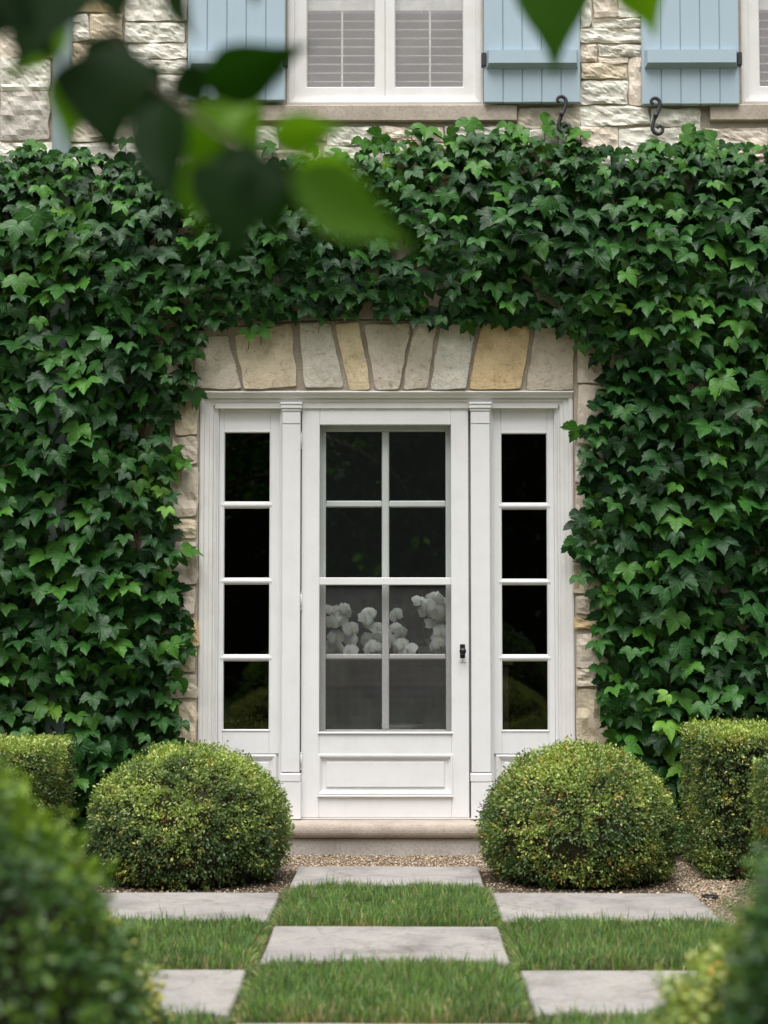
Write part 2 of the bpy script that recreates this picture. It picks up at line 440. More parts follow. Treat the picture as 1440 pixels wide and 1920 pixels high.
grass_patch(*COLS[1], *CEN_GR[1], 15000, 'middle turf square of the path farther from the door')
grass_patch(*COLS[0], *SID_GR[0], 14000, 'turf square in front of the hinge side boxwood dome')
grass_patch(*COLS[2], *SID_GR[0], 14000, 'turf square in front of the knob side boxwood dome, straw coloured along its edge')
grass_patch(*COLS[0], *SID_GR[1], 9000, 'turf square beside the tall dome on the hinge side')
grass_patch(*COLS[2], *SID_GR[1], 9000, 'turf square beside the yellowish dome on the knob side')

def pebbles():
    pts = []
    def area(x0, x1, y0, y1, n):
        pts.append(np.c_[rng.uniform(x0, x1, n), rng.uniform(y0, y1, n)])
    area(-1.0, 1.0, DY(8.27), DY(8.95), 9000)
    area(-1.5, -.47, DY(7.47), DY(8.3), 4000); area(.40, 1.5, DY(7.47), DY(8.3), 5000)
    area(1.24, 2.1, DY(5.9), DY(8.6), 12000); area(-2.0, -1.31, DY(6.2), DY(8.3), 4000)
    P = np.concatenate(pts); n = len(P)
    o8 = np.array([[1, 0, 0], [0, 1, 0], [-1, 0, 0], [0, -1, 0], [0, 0, 1], [0, 0, -1]], float)
    f8 = np.array([[0, 1, 4], [1, 2, 4], [2, 3, 4], [3, 0, 4], [1, 0, 5], [2, 1, 5], [3, 2, 5], [0, 3, 5]])
    s = rng.gamma(5, .0008, n)[:, None, None] + .0018
    ax = rng.uniform(.6, 1.2, (n, 1, 3)) * [1, 1, .7]
    a = rng.uniform(0, 2 * np.pi, n); ca, sa = np.cos(a), np.sin(a)
    L = o8[None] * ax * s * rng.uniform(.75, 1.2, (n, 6, 1))
    V = np.empty((n, 6, 3)); V[..., 0] = L[..., 0] * ca[:, None] - L[..., 1] * sa[:, None] + P[:, :1]
    V[..., 1] = L[..., 0] * sa[:, None] + L[..., 1] * ca[:, None] + P[:, 1:]
    V[..., 2] = L[..., 2] + (-.013 + rng.uniform(0, .008, n))[:, None]
    base = np.array([[.42, .32, .22], [.48, .39, .29], [.34, .245, .16], [.26, .18, .115], [.52, .45, .37]])
    c = base[rng.integers(0, 5, n)] * rng.uniform(.7, 1.1, (n, 1))
    F = (np.arange(n)[:, None, None] * 6 + f8[None]).reshape(-1, 3)
    obj('gravel', np_mesh('gravel', V.reshape(-1, 3), F, PEB, np.repeat(c, 6, 0)), gravel_bed, kind='stuff')
pebbles()

# ================================================================ HOUSE
house = empty('stone_house', (0, .3, 0))
tag(house, 'cream limestone house with white glazed entrance door and blue plank shutters', 'house')

# planes
YS, YW = -.045, -.028           # stone faces, mortar face
YC, YP, YD, YSL, YI = .0, -.012, .015, .050, .095
DXL, DXR, _, DZT = RC(372, 1077, 735, 1400, 0.0)
CWX0, CWX1, CWZ0, _ = RC(538, 906, 0, 198, 0.0)          # upper window
RWX0 = RC(1388, 1400, 0, 200, 0.0)[0]; RWX1 = RWX0 + (CWX1 - CWX0)
LWX1 = RC(352, 400, 0, 200, 0.0)[0] - 2.6
WZ1 = CWZ0 + 1.45
EZ = RC(400, 500, 1530, 1536, 0)[2]                        # top of the doorstep

def wall():
    xs = sorted({-7.0, DXL, DXR, CWX0, CWX1, RWX0, RWX1, 7.0}); zs = sorted({-.1, EZ - .03, DZT, CWZ0 - .02, WZ1, 6.0})
    holes = [(DXL, DXR, -.2, DZT), (CWX0, CWX1, CWZ0 - .02, WZ1), (RWX0, RWX1, CWZ0 - .02, WZ1)]
    Y0, Y1 = YW, .36; V = []; idx = {}; F = []
    def vid(x, y, z):
        k = (round(x, 5), y, round(z, 5))
        if k not in idx: idx[k] = len(V); V.append((x, y, z))
        return idx[k]
    def solid(i, j):
        if i < 0 or j < 0 or i >= len(xs) - 1 or j >= len(zs) - 1: return False
        cx, cz = (xs[i] + xs[i + 1]) / 2, (zs[j] + zs[j + 1]) / 2
        return not any(a < cx < b and c < cz < d for a, b, c, d in holes)
    for i in range(len(xs) - 1):
        for j in range(len(zs) - 1):
            if not solid(i, j): continue
            a, b, c, d = xs[i], xs[i + 1], zs[j], zs[j + 1]
            F.append((vid(a, Y0, c), vid(b, Y0, c), vid(b, Y0, d), vid(a, Y0, d)))
            F.append((vid(b, Y1, c), vid(a, Y1, c), vid(a, Y1, d), vid(b, Y1, d)))
            for (di, dj, p, q) in ((-1, 0, (a, c), (a, d)), (1, 0, (b, d), (b, c)), (0, -1, (b, c), (a, c)), (0, 1, (a, d), (b, d))):
                if not solid(i + di, j + dj):
                    F.append((vid(p[0], Y0, p[1]), vid(q[0], Y0, q[1]), vid(q[0], Y1, q[1]), vid(p[0], Y1, p[1])))
    return obj('wall', mesh('wall', V, F, MORTAR), house)
WALL = wall()

CREAM, PALE, GREY, OCHRE, TAN = (.78, .69, .585), (.86, .805, .725), (.69, .66, .58), (.74, .57, .34), (.76, .66, .50)
def stone(quad, col, yf=YS, relief=.016, mat=None, nx=12, nz=7, rag=.010, rnd=.005, name='stone'):
    """rough-faced block; quad = TL, TR, BR, BL in photo pixels on the wall plane"""
    P = [W(px, py, YS) for px, py in quad]; s = random.random() * 90
    V = []; F = []; col = np.array(col) * random.uniform(.9, 1.08)
    tilt = (random.uniform(-.012, .012), random.uniform(-.008, .008))
    wid = (P[1] - P[0]).length; hei = (P[3] - P[0]).length
    for j in range(nz + 1):
        for i in range(nx + 1):
            u, w = i / nx, j / nz
            q = P[0].lerp(P[1], u).lerp(P[3].lerp(P[2], u), w)
            e = min(u * wid, (1 - u) * wid, w * hei, (1 - w) * hei)
            n1 = noise.noise(Vector((q.x * 14 + s, q.z * 14, s))); n2 = noise.noise(Vector((q.x * 14 + s, q.z * 14, s + 31)))
            k = 1 if e < 1e-6 else .4
            corner = (i in (0, nx)) and (j in (0, nz))
            if corner: q = q.lerp((P[0] + P[1] + P[2] + P[3]) / 4, min(.004 / max(.02, wid), .05) + .006)
            r = 1.0 * noise.fractal(Vector((q.x * 10 + s, q.z * 16, s)), .7, 2.2, 4) + .9 * noise.turbulence(Vector((q.x * 16 + s, q.z * 22, s + 7)), 3, True) - .5
            y = yf + max(0, rnd - e) * .95 - (relief * r if e > 1e-6 else 0) + tilt[0] * (u - .5) + tilt[1] * (w - .5)
            V.append((q.x + n1 * rag * k, y, q.z + n2 * rag * k))
    n = nx + 1
    for j in range(nz):
        for i in range(nx): F.append((j * n + i, (j + 1) * n + i, (j + 1) * n + i + 1, j * n + i + 1))
    loop = [i for i in range(nx)] + [j * n + nx for j in range(nz)] + [nz * n + nx - i for i in range(nx)] + [(nz - j) * n for j in range(nz)]
    b0 = len(V); m = len(loop)
    for i in loop: V.append(V[i])
    for i in loop: V.append((V[i][0], .03, V[i][2]))
    for i in range(m): F.append((b0 + i, b0 + (i + 1) % m, b0 + m + (i + 1) % m, b0 + m + i))
    me = mesh(name, V, F, mat or STONE, mat is not None)
    a = me.attributes.new('tint', 'FLOAT_COLOR', 'POINT'); a.data.foreach_set('color', np.tile([*col, 1.0], len(V)).astype(np.float32))
    return obj(name, me, WALL)
def rstone(x0, x1, y0, y1, col, **k):
    j = lambda: random.uniform(-2.2, 2.2)
    return stone([(x0 + j(), y0 + j()), (x1 + j(), y0 + j()), (x1 + j(), y1 + j()), (x0 + j(), y1 + j())], col, **k)

# voussoirs of the flat arch over the entrance
VOU = [([(372, 632), (427, 630), (453, 727), (364, 729)], CREAM), ([(439, 629), (546, 606), (557, 725), (459, 729)], TAN),
       ([(561, 606), (620, 606), (644, 726), (573, 726)], GREY), ([(629, 606), (673, 606), (695, 729), (655, 731)], (.74, .62, .42)),
       ([(682, 608), (770, 606), (748, 730), (705, 731)], CREAM), ([(778, 606), (819, 606), (801, 728), (755, 730)], (.72, .65, .55)),
       ([(826, 606), (894, 608), (875, 729), (807, 730)], (.71, .69, .61)), ([(902, 608), (995, 612), (977, 728), (880, 730)], OCHRE),
       ([(1003, 612), (1078, 618), (1074, 731), (988, 730)], (.64, .56, .47))]
for q, c in VOU: stone(q, tuple(np.minimum(np.array(c) * 1.13, .86)), relief=.007, mat=LINTEL, rag=.009, rnd=.003, nx=10, nz=10, name='voussoir')
for x0, x1, y0, y1, c in [(1084, 1150, 630, 716, CREAM), (300, 366, 640, 736, CREAM),
        (325, 369, 742, 815, TAN), (322, 369, 821, 872, CREAM), (315, 370, 877, 968, CREAM), (322, 368, 974, 1008, TAN), (312, 368, 1014, 1096, CREAM),
        (318, 367, 1103, 1153, CREAM), (328, 371, 1159, 1212, OCHRE), (316, 367, 1218, 1258, TAN), (312, 367, 1264, 1310, CREAM), (320, 367, 1316, 1400, TAN), (318, 367, 1406, 1530, CREAM),
        (1083, 1145, 722, 832, CREAM), (1080, 1140, 838, 902, PALE), (1079, 1130, 908, 985, CREAM), (1078, 1135, 992, 1062, CREAM), (1078, 1130, 1068, 1112, TAN),
        (1079, 1132, 1118, 1152, CREAM), (1078, 1140, 1158, 1180, OCHRE), (1080, 1140, 1186, 1250, CREAM), (1081, 1135, 1256, 1286, CREAM), (1081, 1145, 1292, 1400, TAN), (1081, 1150, 1406, 1530, CREAM)]:
    rstone(x0, x1, y0, y1, c, nx=6, nz=6)
# upper wall: left field, pier between shutters, band under the sills
UP = [(132, 228, -60, 20, OCHRE), (234, 350, -60, 38, PALE), (132, 165, 26, 76, PALE), (170, 230, 26, 78, TAN), (234, 346, 43, 77, PALE), (132, 172, 83, 142, TAN), (177, 236, 83, 140, CREAM), (240, 348, 82, 110, PALE),
      (240, 350, 115, 137, PALE), (132, 275, 146, 205, CREAM), (280, 350, 142, 197, PALE), (132, 250, 210, 262, CREAM), (255, 388, 203, 262, CREAM), (132, 300, 267, 330, PALE), (305, 460, 267, 330, CREAM),
      (0, 93, -60, 40, PALE), (0, 60, 46, 106, CREAM), (65, 130, 46, 106, TAN), (0, 93, 112, 166, PALE), (0, 92, 172, 262, (.60, .56, .51)), (0, 125, 268, 330, PALE),
      (-120, -6, -60, 60, CREAM), (-120, -6, 66, 166, PALE), (-120, -6, 172, 232, CREAM), (-120, -6, 238, 330, PALE),
      (392, 468, 203, 234, CREAM), (392, 520, 239, 275, PALE), (526, 610, 238, 262, CREAM), (616, 700, 238, 270, PALE), (706, 830, 238, 262, CREAM), (836, 960, 238, 264, PALE), (466, 600, 281, 330, CREAM), (606, 740, 276, 330, PALE), (746, 900, 268, 330, CREAM),
      (1090, 1108, -60, 50, PALE), (1113, 1158, -60, 31, CREAM), (1163, 1203, -60, 31, PALE), (1113, 1203, 36, 50, PALE), (1090, 1203, 54, 79, PALE), (1090, 1119, 83, 114, CREAM), (1123, 1203, 86, 104, PALE), (1123, 1177, 108, 116, CREAM),
      (1090, 1177, 120, 146, TAN), (1090, 1178, 150, 193, PALE), (1181, 1203, 108, 194, CREAM), (972, 1086, 204, 238, CREAM), (1090, 1216, 199, 234, PALE), (1221, 1313, 204, 236, PALE),
      (966, 1070, 243, 285, PALE), (1075, 1156, 239, 285, CREAM), (1161, 1310, 240, 285, PALE), (1315, 1440, 239, 285, CREAM), (1446, 1560, 239, 285, PALE), (966, 1120, 290, 335, CREAM), (1126, 1300, 290, 335, PALE), (1306, 1460, 290, 335, CREAM)]
for x0, x1, y0, y1, c in UP:
    c = tuple(np.minimum(np.array(c) * 1.04, .86))
    rstone(x0 - 1, x1 + 1, y0 - 1, y1 + 1, c, relief=.013, nx=16 if x1 - x0 > 70 else 8, nz=10 if y1 - y0 > 40 else 7)
# random courses further up and out to the sides
def courses(px0, px1, py0, py1):
    y = py1
    while y > py0:
        h = random.choice((34, 44, 58, 72)); x = px0
        while x < px1 - 20:
            w = min(random.randint(60, 190), px1 - x); w = px1 - x if px1 - x - w < 45 else w
            rstone(x, x + w - 5, y - h + 5, y, random.choice((PALE, CREAM, PALE, TAN)), relief=.016, nx=7, nz=4); x += w
        y -= h
courses(-520, -124, -260, 300); courses(-120, 350, -260, -66); courses(1090, 1204, -260, -66)

# --- doorstep
step = empty('doorstep', (0, 0, 0), house)
a = RC(520, 930, 1535, 1562, -.16)
sx0, sx1 = DXL - .02, DXR + .02
zt = EZ - .004
prof = [(.10, zt)] + [(-.13, zt)] + [(-.148 - .022 * math.sin(t) , zt - .036 + .036 * math.cos(t)) for t in np.linspace(.35, 2.9, 8)] + [(-.13, zt - .078), (.10, zt - .078)]
prism('tread', step, SILL, prof, sx0, sx1)
prism('riser', step, RISER, [(-.142, zt - .0785), (-.146, -.06), (.1, -.06), (.1, zt - .0785)], sx0 + .03, sx1 - .03)

# --- entrance surround
sur = empty('door_surround', (0, 0, EZ), house)
x0, x1, z1 = DXL + .003, DXR - .003, DZT - .003
cas = [(0, .10), (0, YC - .012), (.010, YC - .016), (.022, YC - .012), (.026, YC), (.047, YC), (.050, YC + .006), (.066, YC + .008), (.072, YC + .022), (.078, YC + .022), (.078, .10)]
ring('casing', sur, WHITE_OLD, x0, x1, EZ, z1, cas, True)
zc = RC(600, 700, 733, 744, -.03)
prism('crown_moulding', sur, WHITE_OLD, [(.02, zc[3]), (-.035, zc[3]), (-.040, zc[3] - .008), (-.030, zc[3] - .018), (-.022, zc[3] - .026), (-.018, zc[3] - .034), (.02, zc[3] - .034)], x0 - .004 + .004, x1)
# head (frieze) between casing and doors
zh = RC(600, 700, 757, 760, 0)[3]
XPL0, XPL1 = RC(529, 563, 900, 1000, YP)[:2]; XPR0, XPR1 = RC(883, 919, 900, 1000, YP)[:2]
box('head_board', sur, WHITE_OLD, x0 + .0785, x1 - .0785, .004, .10, zh + .001, z1 - .0785 + .0, .002)
for (p0, p1) in ((XPL0, XPL1), (XPR0, XPR1)):
    zcap = RC(0, 1, 755, 795, YP); zb = RC(0, 1, 1448, 1466, YP)
    pil = box('pilaster', sur, WHITE, p0, p1, YP, .10, zb[3] + .0005, zcap[2] - .0005, .003)
    h = zcap[3] - zcap[2]
    cp = [(0, .09), (0, YP - .002), (.0, YP - .002)]
    capv = [(p0, p1, YP - .003, zcap[2], zcap[2] + .58 * h), (p0 - .004, p1 + .004, YP - .008, zcap[2] + .585 * h, zcap[2] + .70 * h), (p0 - .008, p1 + .008, YP - .014, zcap[2] + .705 * h, zcap[2] + .88 * h), (p0 - .011, p1 + .011, YP - .018, zcap[2] + .885 * h, zcap[3])]
    for (q0, q1, yy, za, zb_) in capv: box('capital_band', pil, WHITE, q0, q1, yy, .09, za, zb_, .003)
    hb = zb[3] - zb[2]
    box('base_band', pil, WHITE, p0 - .006, p1 + .006, YP - .008, .09, zb[2], zb[3] - .004, .005)
    box('plinth', pil, WHITE, p0 - .003, p1 + .008, YP - .006, .09, EZ + .001, zb[2] - .0005, .003)

# --- sidelights
def sidelight(nm, sx0, sx1, px0, px1, side):
    s = empty(nm, (0, 0, EZ), house)
    X0, X1 = sx0, sx1
    gx0, gx1 = RC(px0, px1, 900, 1200, YSL)[:2]
    rows = [(810, 940), (953, 1083), (1096, 1227), (1240, 1369)]
    if side > 0: rows = [(812, 942), (955, 1085), (1097, 1227), (1240, 1370)]
    zr = [RC(px0, px1, a, b, YSL)[2:] for a, b in rows]
    zt_, zb_ = zh - .006, RC(0, 1, 1372, 1413, YSL)[2]
    ring('jamb', s, WHITE, X0, X1, EZ + .002, zt_, [(0, .10), (0, YSL - .028), (.004, YSL - .030), (.012, YSL - .018), (.015, YSL - .018), (.015, .10)], True)
    bx0, bx1 = X0 + .0155, X1 - .0155; zt2 = zt_ - .0155
    box('stile', s, WHITE, bx0, gx0, YSL, .09, zb_ , zt2, .002); box('stile', s, WHITE, gx1, bx1, YSL, .09, zb_, zt2, .002)
    box('rail', s, WHITE, gx0 + .0005, gx1 - .0005, YSL + .0004, .0895, zr[0][1], zt2, .002)
    box('rail', s, WHITE, gx0 + .0005, gx1 - .0005, YSL + .0004, .0895, zb_, zr[3][0], .002)
    ring('glazing_bead', s, WHITE, gx0 - .004, gx1 + .004, zr[3][0] - .004, zr[0][1] + .004, [(0, YSL + .001), (.001, YSL - .004), (.005, YSL - .003), (.008, YSL + .012), (.006, YSL + .03), (0, YSL + .03)])
    for k in range(3):
        za, zb2 = zr[k + 1][1], zr[k][0]
        prism('muntin', s, WHITE, [(YSL + .035, zb2), (YSL + .012, zb2), (YSL - .003, zb2 - .010), (YSL - .005, (za + zb2) / 2), (YSL - .003, za + .010), (YSL + .012, za), (YSL + .035, za)], gx0 - .010, gx1 + .010)
    for k in range(4):
        za, zb2 = zr[k]
        obj('pane', mesh('pane', [(gx0 - .002, YSL + .022, za - .004), (gx1 + .002, YSL + .022, za - .004), (gx1 + .002, YSL + .022, zb2 + .004), (gx0 - .002, YSL + .022, zb2 + .004)], [(0, 1, 2, 3)], GLASS), s)
    # panel below
    box('panel_board', s, WHITE, bx0, bx1, YSL + .010, .09, EZ + .003, zb_ - .0005, .002)
    ring('panel_moulding', s, WHITE, bx0 + .012, bx1 - .012, EZ + .05, zb_ - .004, [(0, YSL + .0105), (0, YSL - .002), (.008, YSL - .006), (.018, YSL), (.026, YSL + .006), (.030, YSL + .0105)])
    box('panel_field', s, WHITE, bx0 + .05, bx1 - .05, YSL + .003, YSL + .0098, EZ + .09, zb_ - .042, .004)
sidelight('sidelight_window', x0 + .079, XPL0 - .001, 419, 506, -1)
sidelight('sidelight_window', XPR1 + .001, x1 - .079, 940, 1027, 1)

# --- storm door
sto = empty('storm_door', (0, 0, EZ), house)
X0, X1 = RC(565, 879, 760, 1530, YD)[:2]; Z1 = RC(0, 1, 761, 800, YD)[3]; Z0 = EZ + .006
gx0, gx1 = RC(599, 846, 797, 1372, YD)[:2]
zz = lambda a, b: RC(0, 1, a, b, YD)[2:]
uz0, uz1 = zz(797, 1083); lz0, lz1 = zz(1097, 1372)
box('stile', sto, WHITE, X0, gx0, YD, .055, Z0, Z1, .003); box('stile', sto, WHITE, gx1, X1, YD, .055, Z0, Z1, .003)
for a_, b_ in ((uz1, Z1), (lz1, uz0)): box('rail', sto, WHITE, gx0 + .0004, gx1 - .0004, YD + .0004, .0546, a_, b_, .003)
pz0, pz1 = zz(1416, 1488)
box('rail', sto, WHITE, gx0 + .0004, gx1 - .0004, YD + .0004, .0546, pz1, lz0, .003)
box('rail', sto, WHITE, gx0 + .0004, gx1 - .0004, YD + .0004, .0546, Z0, pz0, .003)
box('panel_board', sto, WHITE, gx0 + .0005, gx1 - .0005, YD + .012, .05, pz0 + .0002, pz1 - .0002, .0)
ring('panel_moulding', sto, WHITE, gx0 - .006, gx1 + .006, pz0 - .004, pz1 + .004, [(0, YD + .0005), (.002, YD - .006), (.010, YD - .005), (.014, YD + .002), (.022, YD + .010), (.022, YD + .0125), (.008, YD + .0125)])
box('panel_field', sto, WHITE, gx0 + .036, gx1 - .036, YD + .005, YD + .0118, pz0 + .032, pz1 - .032, .004)
box('panel_ledge', sto, WHITE_OLD, gx0 - .008, gx1 + .008, YD - .014, YD, pz0 - .016, pz0 - .006, .003)
box('screen_ledge', sto, WHITE, gx0 - .006, gx1 + .006, YD - .008, YD + .002, lz0 - .010, lz0 - .001, .002)
obj('glass_pane', mesh('glass_pane', [(gx0 - .003, YD + .018, uz0 - .003), (gx1 + .003, YD + .018, uz0 - .003), (gx1 + .003, YD + .018, uz1 + .003), (gx0 - .003, YD + .018, uz1 + .003)], [(0, 1, 2, 3)], STORMGLASS), sto)
def screen():
    V = []; F = []; y = YD + .016; r = .00040; sp = .0058
    def bar(a, b, c, d, yy):
        n = len(V); V.extend([(a, yy - r, c), (b, yy - r, c), (b, yy - r, d), (a, yy - r, d), (a, yy + r, c), (b, yy + r, c), (b, yy + r, d), (a, yy + r, d)])
        for q in ((0, 1, 2, 3), (5, 4, 7, 6), (4, 0, 3, 7), (1, 5, 6, 2), (3, 2, 6, 7), (4, 5, 1, 0)): F.append(tuple(n + i for i in q))
    x = gx0 + sp / 2
    while x < gx1: bar(x - r, x + r, lz0 - .003, lz1 + .003, y); x += sp
    z = lz0 + sp / 2
    while z < lz1: bar(gx0 - .003, gx1 + .003, z - r, z + r, y + .0016); z += sp
    o = obj('screen_mesh', mesh('screen_mesh', V, F, WIRE), sto, kind='stuff')
screen()
for py in (826, 1127, 1427):
    p = W(564.5, py, YD - .006); hg = lathe('hinge', sto, WHITE, [(.0045, -.040), (.0045, .040)], (p.x, YD - .006, p.z), 8)
    for dz in (-.045, .040): lathe('hinge_pin', hg, WHITE_OLD, [(.001, 0), (.006, .001), (.006, .004), (.001, .006)], (p.x, YD - .006, p.z + dz), 8)
p = W(867.5, 1221, YD - .02)
kn = lathe('knob', sto, BRONZE, [(.006, .0), (.006, .018), (.010, .022), (.0165, .030), (.0175, .038), (.013, .046), (.003, .049)], (p.x, YD - .004, p.z), 18, 'y')
box('knob_plate', kn, BRONZE, p.x - .013, p.x + .013, YD - .006, YD, p.z - .036, p.z + .036, .003)
box('latch_tab', kn, WHITE_OLD, p.x - .016, p.x + .016, YD - .004, YD, p.z - .056, p.z - .0365, .002)
lathe('latch_screw', kn, BRONZE, [(.003, 0), (.003, .0025), (.0005, .003)], (p.x, YD - .004, p.z - .046), 8, 'y')
# dark rebate behind the storm door's edges
box('threshold', sto, WHITE_OLD, XPL1, XPR0, .012, .09, EZ - .002, EZ + .004, .001)
lathe('door_closer_cap', sur, WHITE_OLD, [(.001, 0), (.008, .001), (.008, .006), (.001, .007)], (W(631, 752, 0).x, .004, W(631, 752, 0).z), 10, 'y')

# --- inner glazed door
inn = empty('inner_door', (0, 0, EZ), house)
YI0, YI1 = YI, YI + .04
ix = [RC(a, b, 900, 1200, YI)[:2] for a, b in ((610.5, 716), (729.5, 836))]
irow = [RC(0, 1, a, b, YI)[2:] for a, b in ((809, 939), (951, 1084), (1094, 1226), (1236, 1368))]
def ibox(nm, *a): return box(nm, inn, WHITE, *a)
ibox('stile', XPL1 - .02, ix[0][0], YI0, YI1, EZ, zh - .01, .004); ibox('stile', ix[1][1], XPR0 + .02, YI0, YI1, EZ, zh - .01, .004)
ibox('rail', ix[0][0] + .0004, ix[1][1] - .0004, YI0 + .0003, YI1, irow[0][1], zh - .01, .004)
ibox('rail', ix[0][0] + .0004, ix[1][1] - .0004, YI0 + .0003, YI1, EZ, irow[3][0], .004)
ibox('muntin', ix[0][1], ix[1][0], YI0 + .002, YI1 - .002, irow[3][0] + .0003, irow[0][1] - .0003, .006)
for k in range(3):
    for c in range(2): ibox('muntin', ix[c][0] + .0005, ix[c][1] - .0005, YI0 + .0035, YI1 - .0035, irow[k + 1][1], irow[k][0], .006)
for k in range(4):
    for c in range(2):
        a, b = ix[c]; z0, z1_ = irow[k]
        obj('pane', mesh('pane', [(a - .002, YI + .02, z0 - .002), (b + .002, YI + .02, z0 - .002), (b + .002, YI + .02, z1_ + .002), (a - .002, YI + .02, z1_ + .002)], [(0, 1, 2, 3)], GLASS), inn)

# --- interior shell
def shell():
    x0, x1, y0, y1, z0, z1 = -7, 7, .36, 4.6, EZ - .02, 6.0
    V = [(x0, y0, z0), (x1, y0, z0), (x1, y1, z0), (x0, y1, z0), (x0, y0, z1), (x1, y0, z1), (x1, y1, z1), (x0, y1, z1)]
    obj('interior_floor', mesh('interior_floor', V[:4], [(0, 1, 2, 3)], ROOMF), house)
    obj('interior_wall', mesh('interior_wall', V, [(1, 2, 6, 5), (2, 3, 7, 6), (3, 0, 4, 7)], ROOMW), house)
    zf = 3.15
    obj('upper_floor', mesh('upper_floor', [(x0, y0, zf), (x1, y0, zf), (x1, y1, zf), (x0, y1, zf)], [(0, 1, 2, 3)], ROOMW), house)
    rv = [(-7.2, -.08, 5.99), (7.2, -.08, 5.99), (7.2, 4.9, 5.99), (-7.2, 4.9, 5.99), (-7.2, 2.4, 7.6), (7.2, 2.4, 7.6)]
    obj('roof', mesh('roof', rv, [(0, 1, 5, 4), (2, 3, 4, 5), (0, 4, 3), (1, 2, 5), (3, 2, 1, 0)], ROOF), house)  # roof out of view, added to keep the interior closed and dark
shell()

# --- upper windows
SLAT = None
def upper_window(X0, X1):
    global SLAT
    w = empty('upper_window', ((X0 + X1) / 2, 0, CWZ0), house)
    k = (X1 - X0) / 368.0
    z0, z1 = CWZ0, WZ1
    ring('frame', w, WHITE_OLD, X0 + .002, X1 - .002, z0 + .001, z1 - .002, [(0, .12), (0, -.012), (.012, -.016), (.036, -.012), (.040, .006), (.050, .006), (.050, .12)])
    xm = (X0 + X1) / 2
    for s0, s1 in ((X0 + .0515, xm - .001), (xm + .001, X1 - .0515)):
        sa = ring('sash', w, WHITE_OLD, s0, s1, z0 + .0515, z1 - .0525, [(0, .06), (0, .012), (.048, .012), (.054, .022), (.054, .05)])
        a, b, c, d = s0 + .05, s1 - .05, z0 + .10, z1 - .10
        obj('pane', mesh('pane', [(a, .034, c), (b, .034, c), (b, .034, d), (a, .034, d)], [(0, 1, 2, 3)], FLYSCREEN), w)
        if SLAT is None:
            SLAT = mesh('blind_slat', [(-.19, -.024, -.001), (.19, -.024, -.001), (.19, .024, -.001), (-.19, .024, -.001), (-.19, -.024, .0018), (.19, -.024, .0018), (.19, 0, .0045), (-.19, 0, .0045), (.19, .024, .0018), (-.19, .024, .0018)],
                        [(3, 2, 1, 0), (4, 5, 6, 7), (7, 6, 8, 9), (0, 1, 5, 4), (2, 3, 9, 8), (0, 4, 7, 9, 3), (1, 2, 8, 6, 5)], BLIND)
        zz_ = c + .012; i = 0
        while zz_ < d - .02:
            o = obj('blind_slat', SLAT, w, ((a + b) / 2, .105, zz_), (rad(11 + random.uniform(-2, 2)), 0, 0)); o.scale.x = (b - a + .03) / .38
            zz_ += .0465; i += 1
        xt = (a + b) / 2 + .005
        box('blind_cord', w, BLIND, xt - .005, xt + .005, .070, .072, c, d, 0)
        zb = W(0, 12, .07).z if X0 < 0 else W(0, 12, .07).z
        box('blind_bar', w, BLIND, a - .01, b + .01, .068, .078, zb - .03, zb + .03, .003)
    sl = prism('sill', w, SILL, [(.2, z0 - .004), (-.055, z0 - .012), (-.062, z0 - .018), (-.062, z0 - .094), (-.05, z0 - .098), (.2, z0 - .098)], X0 - .17, X1 + .17)
upper_window(CWX0, CWX1); upper_window(RWX0, RWX1)

# --- shutters
def shutter(px0, px1, pyb, hinge_side):
    X0, X1, Z0, _ = RC(px0, px1, 0, pyb, -.085)
    s = empty('shutter', ((X0 + X1) / 2, -.06, Z0), house); n = 5; w = (X1 - X0) / n; Z1 = Z0 + 1.5
    for i in range(n):
        bm_ = box('plank', s, SHUT, X0 + i * w + .0006, X0 + (i + 1) * w - .0006, -.088 + random.uniform(-.001, .001), -.058, Z0 + random.uniform(0, .002), Z1, .0045)
    for zb in (RC(0, 1, 92, 129, -.11)[2], Z0 + 1.2):
        hh = .098
        xa, xb = X0 + .014, X1 - .014
        V = [(xa, -.0885, zb), (xb, -.0885, zb), (xb, -.0885, zb + hh), (xa, -.0885, zb + hh), (xa + .010, -.130, zb + .020), (xb - .010, -.130, zb + .020), (xb - .010, -.130, zb + hh - .010), (xa + .010, -.130, zb + hh - .010)]
        obj('batten', mesh('batten', V, [(0, 1, 5, 4), (1, 2, 6, 5), (2, 3, 7, 6), (3, 0, 4, 7), (4, 5, 6, 7), (3, 2, 1, 0)], SHUT), s)
        xh = X0 if hinge_side < 0 else X1
        box('hinge', s, IRON, xh - .012, xh + .012, -.10, -.055, zb + .015, zb + .085, .003)
shutter(352, 535, 189, 1); shutter(907, 1088, 193, -1); shutter(1203, 1386, 196, 1)

def shutter_dog(px, py, flip=1):
    c = W(px, py, -.11); s = 1 / 365
    pts = [(-4, -22), (-8, -27), (-4, -33), (3, -33), (8, -27), (8, -18), (5, -8), (0, 2), (-4, 12), (-6, 22), (-3, 31), (5, 35), (12, 31), (13, 23), (7, 19), (3, 24)]
    P = spline([(c.x + flip * x * s, -.11, c.z - y * s) for x, y in pts], 4)
    n = len(P); V, F = tube(P, [.0075 + .003 * math.sin(math.pi * i / (n - 1)) for i in range(n)], 8)
    d = obj('shutter_dog', mesh('shutter_dog', V, F, IRON, True), house)
    V, F = tube([(c.x, -.11, c.z - .002), (c.x, -.03, c.z - .002)], [.008, .008], 8)
    obj('pin', mesh('pin', V, F, IRON, True), d)
    lathe('collar', d, IRON, [(.004, -.001), (.014, 0), (.014, .010), (.006, .014)], (c.x, -.115, c.z), 10, 'y')
shutter_dog(1053, 214); shutter_dog(1229, 217); shutter_dog(384, 216)

